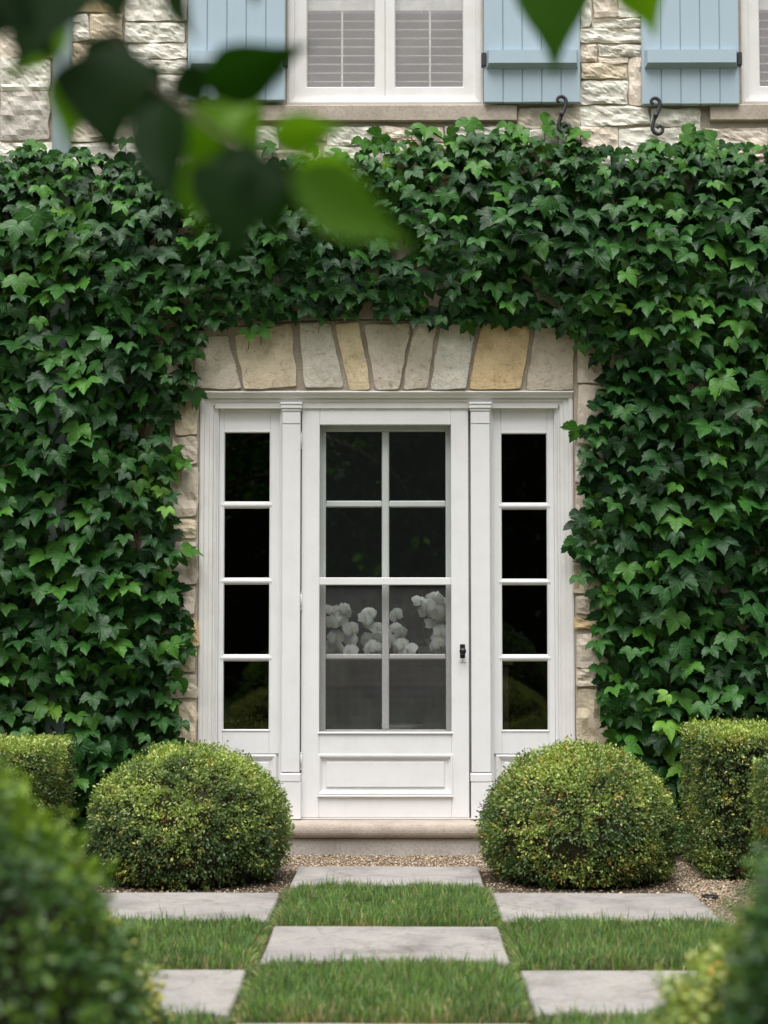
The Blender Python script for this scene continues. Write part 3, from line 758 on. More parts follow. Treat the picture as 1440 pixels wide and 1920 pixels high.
# --- downspout
dx0, dx1 = RC(96, 131, 0, 260, -.12)[:2]
dsp = box('downspout', house, PIPE, dx0, dx1, -.088, -.050, .1, 5.9, .012)
for zb in (W(0, -300, -.1).z, 3.2, 1.2): box('pipe_strap', dsp, PIPE, dx0 - .004, dx1 + .004, -.092, -.03, zb, zb + .03, .002)

# ================================================================ interior things behind the glass
tabY = .46
tab = empty('console_table', (0, tabY, EZ)); tag(tab, 'dark wooden console table standing indoors behind the glazed door', 'table')
tz = W(700, 1236, tabY - .2).z
box('tabletop', tab, WOOD, -.62, .62, tabY - .2, tabY + .2, tz - .035, tz, .005)
for sx in (-.57, .57):
    for sy in (-.16, .16): box('leg', tab, WOOD, sx - .025, sx + .025, tabY + sy - .025, tabY + sy + .025, EZ - .018, tz - .0355, .004)
box('apron', tab, WOOD, -.54, .54, tabY - .175, tabY - .155, tz - .14, tz - .036, .003)
shz = W(750, 1372, tabY - .1).z - .02
box('shelf', tab, WOOD, -.54, .54, tabY - .15, tabY + .17, shz - .025, shz, .003)
bp = W(752, 1355, tabY)
bw = lathe('serving_bowl', None, CERAM, [(.04, 0), (.05, .008), (.09, .03), (.115, .052), (.11, .05), (.08, .03), (.02, .014)], (bp.x, tabY, shz + .0005), 20)
tag(bw, 'shallow white bowl on the table shelf behind the lower door panes', 'bowl')
def flower_mesh(i):
    V = []; F = []; T = []
    def petal(ang, L, wd, curl, z0, c):
        b = len(V); ca, sa = math.cos(ang), math.sin(ang); rows = 4; prof = [.25, .85, 1.0, .72, .15]
        for r in range(rows + 1):
            t_ = r / rows
            for s in (-1, 0, 1):
                x = s * wd * prof[r]; y = L * (.05 + .95 * t_); z = z0 + curl * t_ * t_ - (.30 * wd if s else 0)
                V.append((x * ca - y * sa, -z, x * sa + y * ca)); T.append(c)
        for r in range(rows):
            for s in range(2): F.append((b + r * 3 + s, b + r * 3 + s + 1, b + (r + 1) * 3 + s + 1, b + (r + 1) * 3 + s))
    wht = (.88, .88, .87)
    for a_ in (0, 2.2, -2.2): petal(a_, .043, .017, -.012, 0, wht)
    for a_ in (1.25, -1.25): petal(a_, .047, .031, -.014 + .004 * i, .006, wht)
    petal(math.pi, .018, .007, .012, .006, (.75, .55, .25))
    return np_mesh('flower', np.array(V), np.array(F), PETAL, np.array(T), True)
FLW = [flower_mesh(i) for i in range(3)]
def orchid(cx, cy, spots, label):
    t_ = empty('orchid_plant', (cx, cy, tz)); tag(t_, label, 'orchid', None)
    lathe('pot', t_, CERAM, [(.045, 0), (.055, .01), (.062, .06), (.065, .062), (.055, .058)], (cx, cy, tz + .0005), 16)
    c = np.mean([[s.x, s.z] for s in spots], 0)
    top = max(s.z for s in spots)
    for k in (-1, 1):
        V, F = tube(spline([(cx, cy, tz + .055), (cx + k * .03, cy + .03, tz + .15), (c[0] + k * .05, cy, top - .01), (c[0] + k * .12, cy - .05, top - .08)], 5), [.003] * 16, 6)
        obj('stem', mesh('stem', V, F, GREENST, True), t_)
    for k in range(4):
        a_ = k * 1.7; L = .16
        V = [(cx, cy, tz + .055)] ; pts = []
        for r in range(4):
            u = (r + 1) / 4; x = math.cos(a_) * L * u; y = math.sin(a_) * L * u * .6; z = tz + .06 + .05 * math.sin(u * 2.6); wv = .022 * math.sin(min(1, u * .9 + .1) * math.pi)
            pts += [(cx + x - math.sin(a_) * wv, cy + y + math.cos(a_) * wv, z), (cx + x + math.sin(a_) * wv, cy + y - math.cos(a_) * wv, z)]
        V += pts; F = [(0, 1, 2)] + [(1 + 2 * r, 3 + 2 * r, 4 + 2 * r, 2 + 2 * r) for r in range(3)]
        obj('leaf', mesh('leaf', V, F, GREENST, True), t_)
    for s in spots:
        o = obj('flower', random.choice(FLW), t_, s, (random.uniform(-.7, .35), random.uniform(-.5, .5), random.uniform(-.9, .9)))
        q = random.uniform(.85, 1.12); o.scale = (q, q, q)
def spots(cl):
    out = []
    for (px, py) in cl: out.append(W(px + random.uniform(-3, 3), py + random.uniform(-3, 3), .235 + random.uniform(-.06, .08)))
    return out
orchid(-.32, .44, spots([(625, 1148), (650, 1140), (618, 1170), (640, 1165), (660, 1178), (628, 1195), (655, 1198), (642, 1150), (635, 1215), (657, 1218), (614, 1212), (612, 1140)]), 'white orchid with rounded flower cluster nearest the hinge side of the door')
orchid(-.10, .44, spots([(695, 1150), (690, 1170), (708, 1178), (700, 1196), (684, 1200), (705, 1214), (688, 1160), (740, 1155), (738, 1178), (752, 1190), (735, 1200), (758, 1206), (745, 1215), (764, 1220), (715, 1190), (692, 1216)]), 'white orchid showing either side of the middle muntin of the door')
orchid(.18, .48, spots([(790, 1128), (802, 1136), (815, 1125), (828, 1132), (798, 1150), (818, 1148), (832, 1150), (826, 1165), (812, 1172), (830, 1182), (818, 1192), (826, 1205), (815, 1216), (830, 1222), (806, 1125)]), 'white orchid arching down next to the knob side stile')

# ================================================================ FOLIAGE
def frame_of(N):
    N = N / np.linalg.norm(N, axis=1, keepdims=True)
    r = rng.normal(size=N.shape); A = np.cross(N, r); A /= np.linalg.norm(A, axis=1, keepdims=True)
    return N, A, np.cross(N, A)
def sprigs(P, N, C, per, L, spread=.9, wr=.42, reach=.03, jit=.35):
    """small pointed leaves gathered in sprigs at points P with outward normals N and colours C"""
    n = len(P); Pn = np.repeat(P, per, 0); Nn = np.repeat(N, per, 0); Cn = np.repeat(C, per, 0); m = len(Pn)
    Nn, A, B = frame_of(Nn)
    az = rng.uniform(0, 2 * np.pi, m); el = rng.uniform(.25, spread * 1.5, m)
    D = Nn * np.cos(el)[:, None] + (A * np.cos(az)[:, None] + B * np.sin(az)[:, None]) * np.sin(el)[:, None]
    base = Pn + Nn * (rng.uniform(-1, .4, m) * reach)[:, None] + D * .002 + rng.normal(0, reach * .3, (m, 3))
    ln = (L * rng.uniform(.65, 1.25, m))[:, None]
    S = np.cross(D, Nn + rng.normal(0, jit, (m, 3))); S /= np.linalg.norm(S, axis=1, keepdims=True) + 1e-9
    U = np.cross(S, D)
    V = np.empty((m, 4, 3)); V[:, 0] = base; V[:, 2] = base + D * ln
    V[:, 1] = base + D * ln * .48 + S * ln * wr * .62 + U * ln * .10; V[:, 3] = base + D * ln * .48 - S * ln * wr * .62 + U * ln * .10
    b = np.arange(m)[:, None] * 4
    F = np.concatenate([b + [0, 1, 2], b + [0, 2, 3]])
    c = Cn * rng.uniform(.65, 1.3, (m, 1))
    return V.reshape(-1, 3), F, np.repeat(c, 4, 0)
def vnoise(P, s, o=0.0):
    return np.array([noise.fractal(Vector((p[0] * s + o, p[1] * s, p[2] * s)), 1.0, 2.0, 3) for p in P])
DARKB, MIDB, LIMEB, YELB, ORNG = (np.array(c) for c in ((.070, .125, .042), (.175, .255, .070), (.34, .43, .10), (.48, .48, .13), (.55, .30, .09)))
PAL = (DARKB, MIDB, LIMEB)
VIVID = tuple(np.array(c) for c in ((.042, .105, .036), (.11, .225, .036), (.29, .43, .04)))
DEEP = tuple(np.array(c) for c in ((.03, .085, .025), (.055, .135, .03), (.12, .22, .04)))
def box_colors(P, N, lime, yellow, seed, orange=.006, pal=PAL):
    DARKB, MIDB, LIMEB = pal
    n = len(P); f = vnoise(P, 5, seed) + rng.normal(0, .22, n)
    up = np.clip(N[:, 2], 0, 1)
    t_ = np.clip(.30 + .8 * f + lime * up, 0, 1)[:, None]                     # fresh tips and top light, both put into the colour of upward-facing leaves
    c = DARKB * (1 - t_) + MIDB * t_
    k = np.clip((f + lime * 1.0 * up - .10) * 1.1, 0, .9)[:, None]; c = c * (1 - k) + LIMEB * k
    y = rng.random(n) < yellow * (1 + 2 * np.clip(f, 0, 1)); c[y] = YELB * rng.uniform(.7, 1.1, (y.sum(), 1))
    o = rng.random(n) < orange * (1 + 3 * (f > .3)); c[o] = ORNG * rng.uniform(.6, 1.1, (o.sum(), 1))
    return c
PROF_LOW = [(0, .83), (.08, .93), (.22, .99), (.40, 1.0), (.56, .95), (.70, .85), (.82, .68), (.92, .46), (.98, .22), (1.0, 0)]
PROF_EGG = [(0, .86), (.2, .94), (.45, 1.0), (.60, .968), (.70, .90), (.80, .77), (.90, .56), (.96, .36), (1.0, 0)]
def dome(name, c, R, H, prof, n, per, L, label, lime=.55, yellow=.05, seed=0., group=None, orange=.006, lump=.02, pal=PAL):
    t_ = empty(name, (c[0], c[1], 0)); tag(t_, label, 'shrub', group)
    zz_ = np.array([p[0] for p in prof]); rr = np.array([p[1] for p in prof])
    # sample by area along the profile
    s = np.linspace(0, 1, 400); seglen = np.hypot(np.diff(zz_) * H, np.diff(rr) * R); cum = np.r_[0, np.cumsum(seglen)] / seglen.sum()
    z = np.interp(s, cum, zz_); r = np.interp(s, cum, rr); wgt = (r + .02); cdf = np.cumsum(wgt) / wgt.sum()
    q = np.interp(rng.random(n), cdf, s); z = np.interp(q, cum, zz_) * H; r = np.interp(q, cum, rr) * R
    q2 = np.clip(q + .01, 0, 1); dz = np.interp(q2, cum, zz_) * H - z; dr = np.interp(q2, cum, rr) * R - r
    a = rng.uniform(0, 2 * np.pi, n)
    N = np.c_[dz * np.cos(a), dz * np.sin(a), -dr] + 1e-6; N /= np.linalg.norm(N, axis=1, keepdims=True)
    P = np.c_[c[0] + r * np.cos(a), c[1] + r * np.sin(a), z + .015]
    off = vnoise(P, 4, seed) * lump + vnoise(P, 15, seed + 5) * lump * .8 + rng.normal(0, .006, n) - np.abs(rng.normal(0, .010, n))
    hole = np.clip(vnoise(P, 11, seed + 9) - .30, 0, .5); off -= hole * .12
    P = P + N * off[:, None]
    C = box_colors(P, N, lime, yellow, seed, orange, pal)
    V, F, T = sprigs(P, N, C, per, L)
    obj('foliage', np_mesh('foliage', V, F, BOX, T), t_, kind='stuff')
    # solid dark core standing in for twigs and the shade between them
    V = []; F = []; ks = 20
    for zf, rf in prof[:-1] + [(.995, .04)]:
        for k in range(ks):
            an = 2 * math.pi * k / ks; v = Vector((c[0] + math.cos(an) * R * rf * .92, c[1] + math.sin(an) * R * rf * .92, zf * H * .95))
            V.append(v + Vector((0, 0, 0)) + (v - Vector((c[0], c[1], H * .4))).normalized() * noise.noise(v * 9) * .02)
    m = len(prof)
    for i in range(m - 1):
        for k in range(ks): F.append((i * ks + k, i * ks + (k + 1) % ks, (i + 1) * ks + (k + 1) % ks, (i + 1) * ks + k))
    F.append(tuple(range((m - 1) * ks, m * ks)))
    obj('dark_core', mesh('dark_core', V, F, SHRUB_CORE, True), t_)
    return t_
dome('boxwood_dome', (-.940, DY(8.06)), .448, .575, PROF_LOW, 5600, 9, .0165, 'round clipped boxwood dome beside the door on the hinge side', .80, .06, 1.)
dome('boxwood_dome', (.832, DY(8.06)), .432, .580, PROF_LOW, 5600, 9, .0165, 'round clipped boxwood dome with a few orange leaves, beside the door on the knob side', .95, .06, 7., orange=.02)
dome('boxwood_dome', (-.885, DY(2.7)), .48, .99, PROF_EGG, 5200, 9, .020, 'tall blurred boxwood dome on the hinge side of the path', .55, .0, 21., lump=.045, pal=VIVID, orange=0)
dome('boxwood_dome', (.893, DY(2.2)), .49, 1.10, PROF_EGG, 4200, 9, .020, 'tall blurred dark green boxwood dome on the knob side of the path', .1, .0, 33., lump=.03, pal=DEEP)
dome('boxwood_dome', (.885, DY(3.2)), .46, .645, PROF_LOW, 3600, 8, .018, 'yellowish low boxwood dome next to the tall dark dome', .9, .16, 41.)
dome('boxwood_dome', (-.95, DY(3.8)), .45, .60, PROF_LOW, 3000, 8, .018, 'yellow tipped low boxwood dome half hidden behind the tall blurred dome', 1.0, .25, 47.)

def hedge(x0, x1, y0, y1, H, n, per, L, label, lime, yellow, seed, name='box_hedge', mat=BOX, corem=SHRUB_CORE, colors=None, lump=.011):
    t_ = empty(name, ((x0 + x1) / 2, (y0 + y1) / 2, 0)); tag(t_, label, 'hedge')
    fs = [((x0, y0, 0), (x1 - x0, 0, 0), (0, 0, H), (0, -1, 0)), ((x0, y1, 0), (x1 - x0, 0, 0), (0, 0, H), (0, 1, 0)), ((x0, y0, 0), (0, y1 - y0, 0), (0, 0, H), (-1, 0, 0)),
          ((x1, y0, 0), (0, y1 - y0, 0), (0, 0, H), (1, 0, 0)), ((x0, y0, H), (x1 - x0, 0, 0), (0, y1 - y0, 0), (0, 0, 1))]
    ar = np.array([np.linalg.norm(np.cross(f[1], f[2])) for f in fs]); P = []; N = []
    for f, a_ in zip(fs, ar):
        k = int(n * a_ / ar.sum()); u, v = rng.random((k, 1)), rng.random((k, 1))
        P.append(np.array(f[0]) + u * np.array(f[1]) + v * np.array(f[2])); N.append(np.tile(np.array(f[3], float), (k, 1)))
    P = np.concatenate(P); N = np.concatenate(N)
    c = np.array([(x0 + x1) / 2, (y0 + y1) / 2, H / 2]); hs_ = np.array([(x1 - x0) / 2, (y1 - y0) / 2, H / 2])
    rel = np.abs(P - c); e = np.clip((rel - (hs_ - .04)) / .04, 0, 1); over = np.clip(e.sum(1) - 1, 0, 2)      # round the arrises
    P = P - N * (over * .018)[:, None]; N = N + np.sign(P - c) * e * .6
    N /= np.linalg.norm(N, axis=1, keepdims=True)
    P = P + N * (vnoise(P, 3, seed) * lump * 1.5 + vnoise(P, 13, seed) * lump - np.abs(rng.normal(0, .012, len(P))))[:, None]
    C = box_colors(P, N, lime, yellow, seed) if colors is None else colors(P, N)
    V, F, T = sprigs(P, N, C, per, L)
    obj('foliage', np_mesh('foliage', V, F, mat, T), t_, kind='stuff')
    i = .045 if name == 'box_hedge' else .3
    obj('dark_core', box_mesh('dark_core', x0 + i, x1 - i, y0 + i, y1 - i, -.02, H - i, corem, .02), t_)  # solid dark box in place of the twigs and the shade inside
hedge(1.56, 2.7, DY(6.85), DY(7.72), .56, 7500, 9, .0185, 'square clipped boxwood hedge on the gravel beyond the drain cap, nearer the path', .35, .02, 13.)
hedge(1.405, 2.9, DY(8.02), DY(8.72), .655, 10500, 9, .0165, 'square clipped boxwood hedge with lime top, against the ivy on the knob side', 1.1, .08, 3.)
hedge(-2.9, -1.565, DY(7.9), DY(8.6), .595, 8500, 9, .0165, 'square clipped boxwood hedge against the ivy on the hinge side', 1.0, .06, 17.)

# --- climbing ivy
TOPL = [(-900, 262), (-300, 275), (0, 292), (90, 285), (200, 296), (330, 300), (430, 318), (520, 305), (640, 300), (720, 276), (800, 268), (870, 258), (960, 255), (1040, 262), (1100, 278), (1200, 283), (1300, 275), (1440, 276), (2300, 270)]
OPEN = [(345, 1700), (338, 1400), (338, 1345), (322, 1300), (350, 1250), (352, 1190), (335, 1140), (318, 1080), (335, 1040), (322, 985), (335, 900), (318, 850), (310, 800), (345, 745), (362, 715), (350, 675), (372, 632), (430, 606), (550, 592), (650, 594), (740, 600), (830, 606), (900, 602), (990, 608), (1060, 628),
        (1105, 668), (1135, 720), (1112, 765), (1098, 815), (1090, 880), (1100, 935), (1076, 990), (1072, 1050), (1098, 1110), (1125, 1175), (1118, 1240), (1130, 1310), (1145, 1370), (1165, 1420), (1170, 1700)]
_ox = np.array([p[0] for p in OPEN], float); _oy = np.array([p[1] for p in OPEN], float)
def inside(px, py):
    c = np.zeros(len(px), bool); j = len(_ox) - 1
    for i in range(len(_ox)):
        cond = ((_oy[i] > py) != (_oy[j] > py)) & (px < (_ox[j] - _ox[i]) * (py - _oy[i]) / (_oy[j] - _oy[i] + 1e-9) + _ox[i]); c ^= cond; j = i
    return c
def edge_dist(px, py):
    d = np.full(len(px), 1e9)
    for i in range(len(_ox) - 1):
        ax, ay, bx, by = _ox[i], _oy[i], _ox[i + 1], _oy[i + 1]
        t_ = np.clip(((px - ax) * (bx - ax) + (py - ay) * (by - ay)) / ((bx - ax) ** 2 + (by - ay) ** 2), 0, 1)
        d = np.minimum(d, np.hypot(px - ax - t_ * (bx - ax), py - ay - t_ * (by - ay)))
    return d
def topy(px): return np.interp(px, [p[0] for p in TOPL], [p[1] for p in TOPL])
HALF = [(0, .02), (.06, .15), (.17, .23), (.31, .25), (.45, .19), (.50, .11), (.61, .07), (.62, -.04), (.72, -.12), (.70, -.24), (.80, -.44), (.66, -.41), (.56, -.47), (.44, -.41), (.29, -.38), (.32, -.50), (.26, -.57), (.265, -.68), (.17, -.75), (.11, -.87), (0, -1.05)]
def ivy_leaf(var):
    """unit leaf: blade in x,y (tip at -y), relief in z"""
    r = np.random.default_rng(100 + var)
    half = np.array(HALF) * [1, .90]; lob = r.uniform(.85, 1.12)
    def side(s):
        h = half.copy(); k = (h[:, 1] > -.5) & (h[:, 0] > .3); h[k, 0] *= lob * r.uniform(.92, 1.08); h[k, 1] += r.uniform(-.05, .05)
        h[1:-1] += r.normal(0, .012, (len(h) - 2, 2)); h[:, 0] *= s; return h
    a, b = side(1), side(-1)
    out = np.concatenate([a, b[-2:0:-1]]); n = len(out); c = np.array([0, -.22])
    inner = c + (out - c) * .52
    V2 = np.concatenate([out, inner, [c]])
    fold, droop, cup = r.uniform(.15, .50), r.uniform(.15, .75), r.uniform(-.25, .30)
    x, y = V2[:, 0], V2[:, 1]
    z = fold * np.abs(x) * (1 - .9 * np.abs(x)) - droop * (np.clip(-y, 0, 2)) ** 2 * .55 - .32 * np.clip(np.abs(x) - .25, 0, 1) ** 1.3 + cup * x * y
    z[:n] += r.normal(0, .018, n)
    V = np.c_[x, y, z]
    F = []
    for i in range(n):
        j = (i + 1) % n
        F += [(i, n + i, n + j), (i, n + j, j), (n + i, 2 * n, n + j)]
    return V, np.array(F)[:, ::-1] if False else np.array(F), np.c_[V2, np.zeros(len(V2))]
LEAVES = [ivy_leaf(i) for i in range(8)]
def lo(L):
    V, F, uv = L; n = (len(V) - 1) // 2; k = list(range(n)) + [2 * n]
    return V[k], np.array([(i, n, (i + 1) % n) for i in range(n)]), uv[k]
LEAVES_LO = [lo(L) for L in LEAVES]
def leaf_axes(n, updn=.42, roll=.55, yawj=.38):
    N = np.c_[rng.normal(0, yawj, n), np.full(n, -1.0), np.clip(rng.normal(updn, .50, n), -.1, 2.6)]; N /= np.linalg.norm(N, axis=1, keepdims=True)
    U = np.array([0, 0, 1.0]) - N * N[:, 2:3]; U /= np.linalg.norm(U, axis=1, keepdims=True)       # leaf +y points up the wall
    X = np.cross(U, N); a = rng.normal(0, roll, n)[:, None]
    Yv = U * np.cos(a) + X * np.sin(a); Xv = np.cross(Yv, N)
    return Xv, Yv, N
IVC = np.array([[.008, .040, .009], [.013, .060, .010], [.023, .094, .012], [.050, .155, .017], [.12, .26, .028]])
def ivy():
    t_ = empty('climbing_ivy', (-1.6, -.1, 0)); tag(t_, 'dense dark green ivy covering the stone wall around the entrance', 'ivy')
    recs = []
    x0, x1 = -420, 1860
    def layer(n, dep0, dep1, smin, smax, mind, updn, front, band=None, span=None):
        px = rng.uniform(*(span or (x0, x1)), n * 3); py = rng.uniform(225, 1640, n * 3)
        if band: py = topy(px) + rng.uniform(*band, n * 3)
        nz = np.array([noise.noise(Vector((a * .012, 3.1, 0))) * 12 + noise.noise(Vector((a * .05, 7, 0))) * 8 for a in px])
        ok = ~inside(px, py) & (py > topy(px) + nz); px, py = px[ok], py[ok]
        keep = []
        grid = {}
        for i in range(len(px)):                                     # spacing
            g = (int(px[i] // 40), int(py[i] // 40)); good = True
            for a in (-1, 0, 1):
                for b in (-1, 0, 1):
                    for k in grid.get((g[0] + a, g[1] + b), ()):
                        if (px[k] - px[i]) ** 2 + (py[k] - py[i]) ** 2 < mind ** 2: good = False; break
                    if not good: break
                if not good: break
            if good: keep.append(i); grid.setdefault(g, []).append(i)
            if len(keep) >= n: break
        px, py = px[keep], py[keep]; m = len(px)
        ed = np.minimum(edge_dist(px, py), (py - topy(px)) * 1.3); th = np.clip(ed / 150, 0, 1)
        lump = np.array([noise.noise(Vector((a * .007, b * .009, 1))) for a, b in zip(px, py)])
        dep = dep0 + (dep1 - dep0) * rng.random(m); dep = .055 + (dep - .055) * (1 if span else (.35 + .65 * th)) + (lump * .045 * th if front else 0)
        size = rng.uniform(smin, smax, m) * (.72 + .28 * th) * (1 + .18 * np.array([noise.noise(Vector((a * .004, b * .004, 9))) for a, b in zip(px, py)]))
        size *= np.where(py < topy(px) + 90, .85, 1)
        X, Y, N = leaf_axes(m, updn)
        pv = np.array([W(a, b, -.045 - d) for a, b, d in zip(px, py, dep)])
        att = pv + Y * (size * .40)[:, None]
        cn = np.array([noise.noise(Vector((a * .006, b * .006, 5))) for a, b in zip(px, py)])
        pk = rng.random(m) + .30 * cn + .16 * np.exp(-((px - 240) / 130) ** 2 - ((py - 940) / 200) ** 2) + .10 * np.exp(-((py - topy(px)) / 60) ** 2)  # leaf colours raised along the lit top edge, and in a left patch
        idx = np.select([pk > 1.10, pk > .86, pk > .52, pk > .22], [4, 3, 2, 1], 0)
        c = IVC[idx] * rng.uniform(.8, 1.15, (m, 1))
        for i in range(m):
            if att[i][2] - size[i] * .9 < .01: continue
            recs.append(dict(p=att[i], X=X[i], Y=Y[i], N=N[i], s=size[i], c=c[i], px=px[i], py=py[i], front=front, dep=dep[i], ci=idx[i]))
    layer(3600, .0, .03, .11, .145, 16.5, .35, False)
    layer(1300, .05, .10, .075, .11, 25, .9, False)
    layer(2350, .16, .33, .066, .132, 23.5, 1.25, True)
    layer(420, .08, .14, .08, .12, 22, 1.0, False, (-4, 75))
    layer(260, .03, .10, .08, .12, 22, .6, False, (0, 60))
    layer(70, .10, .15, .09, .13, 20, .7, True, (12, 260), (70, 160))
    # young shoots over the top edge and a few strays on the jambs
    def shoot(px, py, s, lean=.7):
        X, Y, N = (q[0] for q in leaf_axes(1, lean, .9))
        p = np.array(W(px, py, -.10))
        recs.append(dict(p=p, X=X, Y=Y, N=N, s=s, c=IVC[random.choice((2, 3, 3))], px=px, py=py, front=False, dep=.05, ci=3))
        V, F = tube([(p[0] + random.uniform(-.01, .01), -.06, p[2] - .09), tuple(p)], [.0022, .0016], 5)
        obj('stem', mesh('stem', V, F, VINE), t_)
    for px, py in [(878, 226), (952, 232), (1020, 233), (1048, 238), (1088, 247), (1282, 250), (1340, 262), (590, 272), (510, 275), (680, 262), (772, 248), (800, 240), (1305, 246), (236, 262), (60, 280), (1235, 268), (640, 285), (70, 268), (980, 243), (715, 252)]:
        shoot(px, py, random.uniform(.07, .115))
    for px, py in [(326, 852), (340, 868), (346, 1030), (365, 660), (362, 735), (1085, 985), (1078, 1010), (1082, 800), (600, 588), (468, 620), (488, 612), (880, 605), (1155, 1380), (345, 1205), (340, 1270)]:
        shoot(px, py, random.uniform(.08, .12), .4)
    order = sorted((i for i, r in enumerate(recs) if r['front'] and -10 < r['px'] < 1450 and 230 < r['py'] < 1560), key=lambda i: -recs[i]['s'] * (1 + 2 * recs[i]['dep']))
    chosen = set(order[:300])
    # the 300 largest leaves in view are parts of their own (shared meshes: shape x tint)
    cache = {}
    for i in order[:300]:
        r = recs[i]; key = (random.randrange(8), int(r['ci']))
        if key not in cache:
            V, F, uv = LEAVES[key[0]]; cache[key] = np_mesh('leaf', V, F, IVY, np.tile(IVC[key[1]] * rng.uniform(.9, 1.1), (len(V), 1)), True, uv)
        o = bpy.data.objects.new('leaf', cache[key]); COL.objects.link(o); o.parent = t_
        o.matrix_parent_inverse = Matrix.Translation(-POS[t_.name])
        M = Matrix((r['X'] * r['s'], r['Y'] * r['s'], r['N'] * r['s'])).transposed().to_4x4(); M.translation = Vector(r['p']); o.matrix_basis = M
    VV, FF, TT, UU = [], [], [], []; b = 0
    for i, r in enumerate(recs):
        if i in chosen: continue
        V, F, uv = (LEAVES if r['dep'] > .06 else LEAVES_LO)[i % 8]
        VV.append(r['p'] + r['s'] * (V[:, :1] * r['X'] + V[:, 1:2] * r['Y'] + V[:, 2:] * r['N'])); FF.append(F + b); TT.append(np.tile(r['c'], (len(V), 1))); UU.append(uv); b += len(V)
    obj('foliage', np_mesh('foliage', np.concatenate(VV), np.concatenate(FF), IVY, np.concatenate(TT), True, np.concatenate(UU)), t_, kind='stuff')
    # woody stems on the wall
    for k, (bx, tx) in enumerate([(40, 120), (180, 60), (260, 300), (290, 250), (1190, 1210), (1240, 1260), (1300, 1330), (1400, 1250), (-200, -150), (1600, 1650)]):
        pts = []
        for q in range(9):
            u = q / 8; py = 1600 - 1230 * u; px = bx + (tx - bx) * u + 22 * math.sin(q * 1.9 + k)
            p = W(px, py, -.062); pts.append((p.x, p.y, max(p.z, -.02)))
        V, F = tube(spline(pts, 4), list(np.linspace(.011, .003, 33)), 6)
        obj('stem', mesh('stem', V, F, VINE, True), t_)
    for pts in ([(300, 590), (420, 612), (560, 603), (700, 600), (860, 604), (1010, 606), (1120, 640)],):
        V, F = tube(spline([W(a, b, -.066) for a, b in pts], 5), [.0045] * (5 * (len(pts) - 1) + 1), 6)
        obj('stem', mesh('stem', V, F, VINE, True), t_)
ivy()

# --- overhanging tree: trunk stands beside the camera, one limb droops into the view
def leaf_shape(seed, L, wd):
    r = np.random.default_rng(seed); rows = 9; V = []; F = []
    prof = [.06, .62, .93, 1.0, .90, .70, .45, .24, .10, .0]
    curl, fold = r.uniform(-.10, .22), r.uniform(.15, .4); bend = r.uniform(-.08, .08)
    for i in range(rows + 1):
        u = i / rows
        for s in (-1, -.5, 0, .5, 1):
            x = s * wd * .5 * prof[i] + bend * L * math.sin(u * math.pi); z = fold * abs(s) * wd * .4 * prof[i] - curl * L * u * u + .01 * wd * math.sin(9 * u + s * 3)
            V.append((x, u * L, z))
    for i in range(rows):
        for s in range(4): F.append((i * 5 + s, i * 5 + s + 1, (i + 1) * 5 + s + 1, (i + 1) * 5 + s))
    return np.array(V), np.array(F)
TL_D, TL_M, TL_B = (.010, .034, .006), (.036, .105, .010), (.115, .235, .015)  # shaded undersides painted dark; bright tone holds new leaves and light coming through
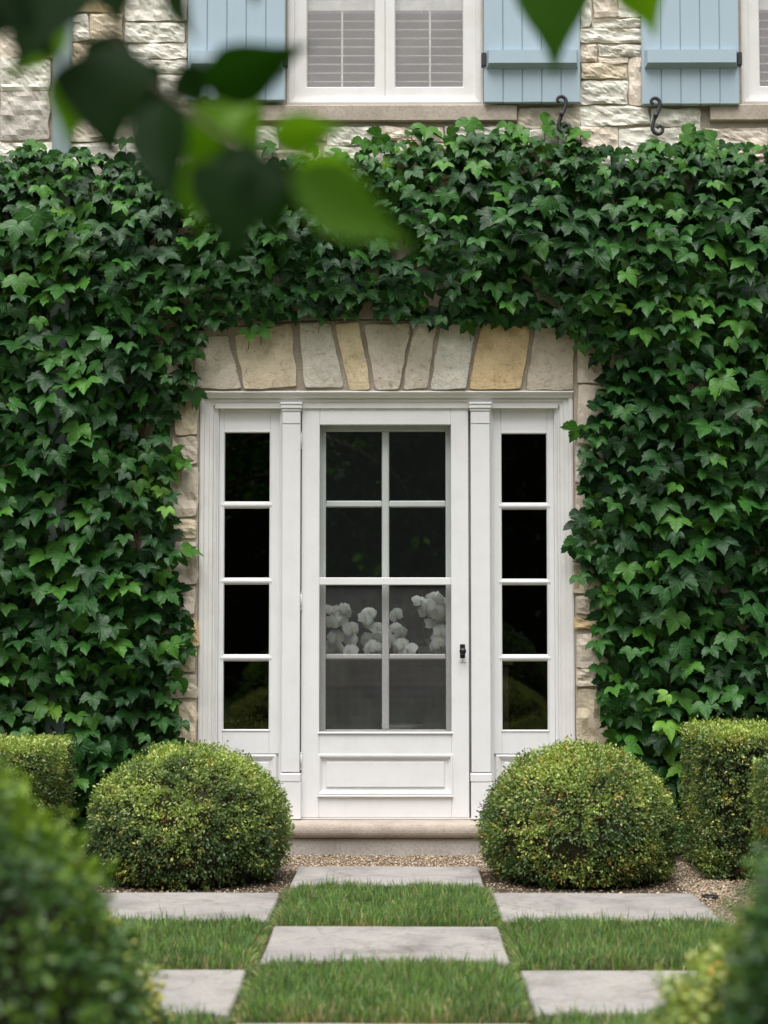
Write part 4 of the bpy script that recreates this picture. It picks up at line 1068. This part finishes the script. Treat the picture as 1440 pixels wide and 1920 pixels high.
def tree():
    bx, by = -2.1, DY(1.0)
    t_ = empty('garden_tree', (bx, by, 0)); tag(t_, 'leafy garden tree overhanging the path, blurred green leaves hanging before the wall', 'tree')
    def limb(nm, pts, r0, r1, k=5, par=t_):
        P = spline(pts, k); V, F = tube(P, list(np.linspace(r0, r1, len(P))), 8); return obj(nm, mesh(nm, V, F, BARK, True), par)
    trunk = limb('trunk', [(bx, by, -.05), (bx + .03, by, .7), (bx - .02, by + .05, 1.5), (bx + .1, by + .1, 2.4), (bx + .05, by + .05, 3.6)], .085, .035)
    A = W(180, -330, DY(1.75)); B = W(215, 60, DY(1.72)); C = W(330, 190, DY(1.66)); D = W(470, 290, DY(1.55)); E = W(580, 335, DY(1.48))
    limb('limb', [(bx + .1, by + .1, 2.3), (-1.3, by + .4, 2.55), (-.7, DY(1.75), 2.35), A], .03, .008)
    limb('twig', [A, B, C, D, E], .004, .0015)
    Q = W(1030, -420, DY(2.05))
    limb('limb', [(bx + .05, by + .1, 2.7), (-1.0, by + .7, 2.95), (-.1, DY(2.0), 2.6), Q], .025, .006)
    limb('twig', [Q, W(1040, -200, DY(2.1)), W(1036, -80, DY(2.12))], .003, .0015); limb('twig', [Q, W(1130, -260, DY(2.1)), W(1175, -65, DY(2.1))], .003, .0015)
    # base px, tip px, width px, distance, tone, tip distance offset, twist
    LV = [((75, -100), (25, 128), 190, 1.62, TL_D, -.03, .1), ((128, 20), (-5, 150), 80, 1.80, TL_B, .03, .4), ((210, -75), (232, 52), 120, 1.70, TL_D, .0, .2), ((318, -50), (376, 84), 46, 1.7, TL_D, -.02, .4),
          ((215, 85), (212, 300), 168, 1.66, TL_D, -.03, .1), ((150, 120), (118, 285), 84, 1.74, TL_B, .03, .3), ((385, 165), (592, 86), 105, 1.72, TL_D, -.03, .3), ((300, 185), (330, 408), 108, 1.60, TL_D, -.03, .2),
          ((340, 275), (500, 178), 76, 1.72, TL_B, .04, -.4), ((505, 250), (664, 244), 74, 1.68, TL_B, .02, .3), ((470, 285), (432, 500), 165, 1.42, TL_D, -.02, .2), ((545, 325), (778, 470), 118, 1.40, (.07, .16, .012), .06, -.4),
          ((345, 235), (440, 320), 88, 1.70, TL_B, .03, .2), ((355, 300), (372, 440), 50, 1.62, TL_B, .02, .3), ((470, 300), (520, 420), 95, 1.45, TL_M, .05, -.2),
          ((1036, -85), (1034, 138), 132, 2.10, TL_M, .0, .15), ((1172, -70), (1226, 78), 84, 2.10, TL_B, .03, .3), ((488, -60), (474, 12), 40, 1.9, TL_D, 0, .2), ((250, 120), (300, 230), 90, 1.75, TL_D, 0, .3), ((20, -60), (-60, 110), 120, 1.6, TL_D, 0, 0), ((10, -90), (95, 90), 150, 1.72, TL_D, 0, .1), ((180, 110), (160, 250), 120, 1.72, TL_D, 0, .2), ((275, 140), (250, 275), 100, 1.75, TL_D, 0, -.2), ((425, 300), (380, 440), 110, 1.6, TL_D, 0, .2), ((440, 130), (400, 200), 90, 1.8, TL_D, 0, .1),
          ((400, 200), (360, 330), 90, 1.78, TL_M, .03, .5), ((420, 190), (500, 300), 80, 1.8, TL_B, .04, -.5), ((480, 270), (395, 400), 100, 1.5, TL_D, 0, .3), ((500, 290), (535, 470), 110, 1.42, TL_D, .02, -.3),
          ((560, 300), (690, 330), 70, 1.55, TL_B, .05, .5), ((600, 350), (720, 440), 80, 1.45, TL_B, .05, .6), ((230, 60), (165, 200), 90, 1.75, TL_D, 0, .3), ((330, 210), (285, 320), 70, 1.7, TL_M, .02, .4),
          ((50, 20), (110, 120), 90, 1.7, TL_D, 0, .2), ((150, -40), (60, 60), 90, 1.75, TL_M, 0, .5), ((340, 120), (400, 210), 70, 1.75, TL_D, 0, .2)]
    for i, (b, tp, wpx, d, c, dd, tw) in enumerate(LV):
        d *= .98; p0 = W(*b, DY(d)); p1 = W(*tp, DY(d + dd)); Yv = (p1 - p0); L = Yv.length; Yv.normalize(); wd = wpx * d / FPX
        view = (p0 - CAM).normalized(); N = (view - Yv * view.dot(Yv)).normalized() * -1
        Xv = Yv.cross(N).normalized(); q = Matrix.Rotation(tw * 1.2, 3, Yv); Xv = q @ Xv; N = q @ N
        V, F = leaf_shape(i, L, wd * 1.15 / math.cos(tw * 1.2))
        me = np_mesh('leaf', V, F, TREELEAF, np.tile(c, (len(V), 1)), True)
        o = obj('leaf', me, t_); M = Matrix((Xv, Yv, N)).transposed().to_4x4(); M.translation = p0; o.matrix_basis = M
    # the crown overhead
    n = 2600
    P = np.c_[rng.normal(-2.3, .7, n), DY(.4) + rng.normal(0, .8, n), rng.uniform(2.4, 4.6, n)]
    lim = CAM.z + .36 * np.clip(P[:, 1] - CAM.y, 0, 9) + .35; P = P[(P[:, 2] > lim)]
    N = rng.normal(size=P.shape) * .6 + [0, 0, 1]; C = np.array([TL_D, TL_M])[rng.integers(0, 2, len(P))] * rng.uniform(.7, 1.3, (len(P), 1))
    V, F, T = sprigs(P, N, C, 3, .085, wr=.55, reach=.06)
    obj('foliage', np_mesh('foliage', V, F, TREELEAF, T), t_, kind='stuff')
tree()

# --- added hedge standing in for trees: darkens pane reflections, tall to block low sky
def hc(P, N): return np.array([.06, .10, .035]) * rng.uniform(.6, 1.4, (len(P), 1))
hedge(-14, 14, -21, -19, 8.5, 12000, 4, .13, 'added tall dark hedge standing in for trees, reflected in the door glass, blocking low sky', 0, 0, 60., 'stand_in_hedge', BOX, HEDGE_CORE, hc, .12)

# --- drain cap in the gravel
p = G(1331, 1680)
dc = lathe('drain_cap', None, PLAST, [(.03, -.03), (.034, -.004), (.036, .004), (.033, .009), (.012, .006), (.002, .006)], (p.x, p.y, -.006), 18)
tag(dc, 'small round black drain cap set in the gravel by the hedge', 'drain cap')
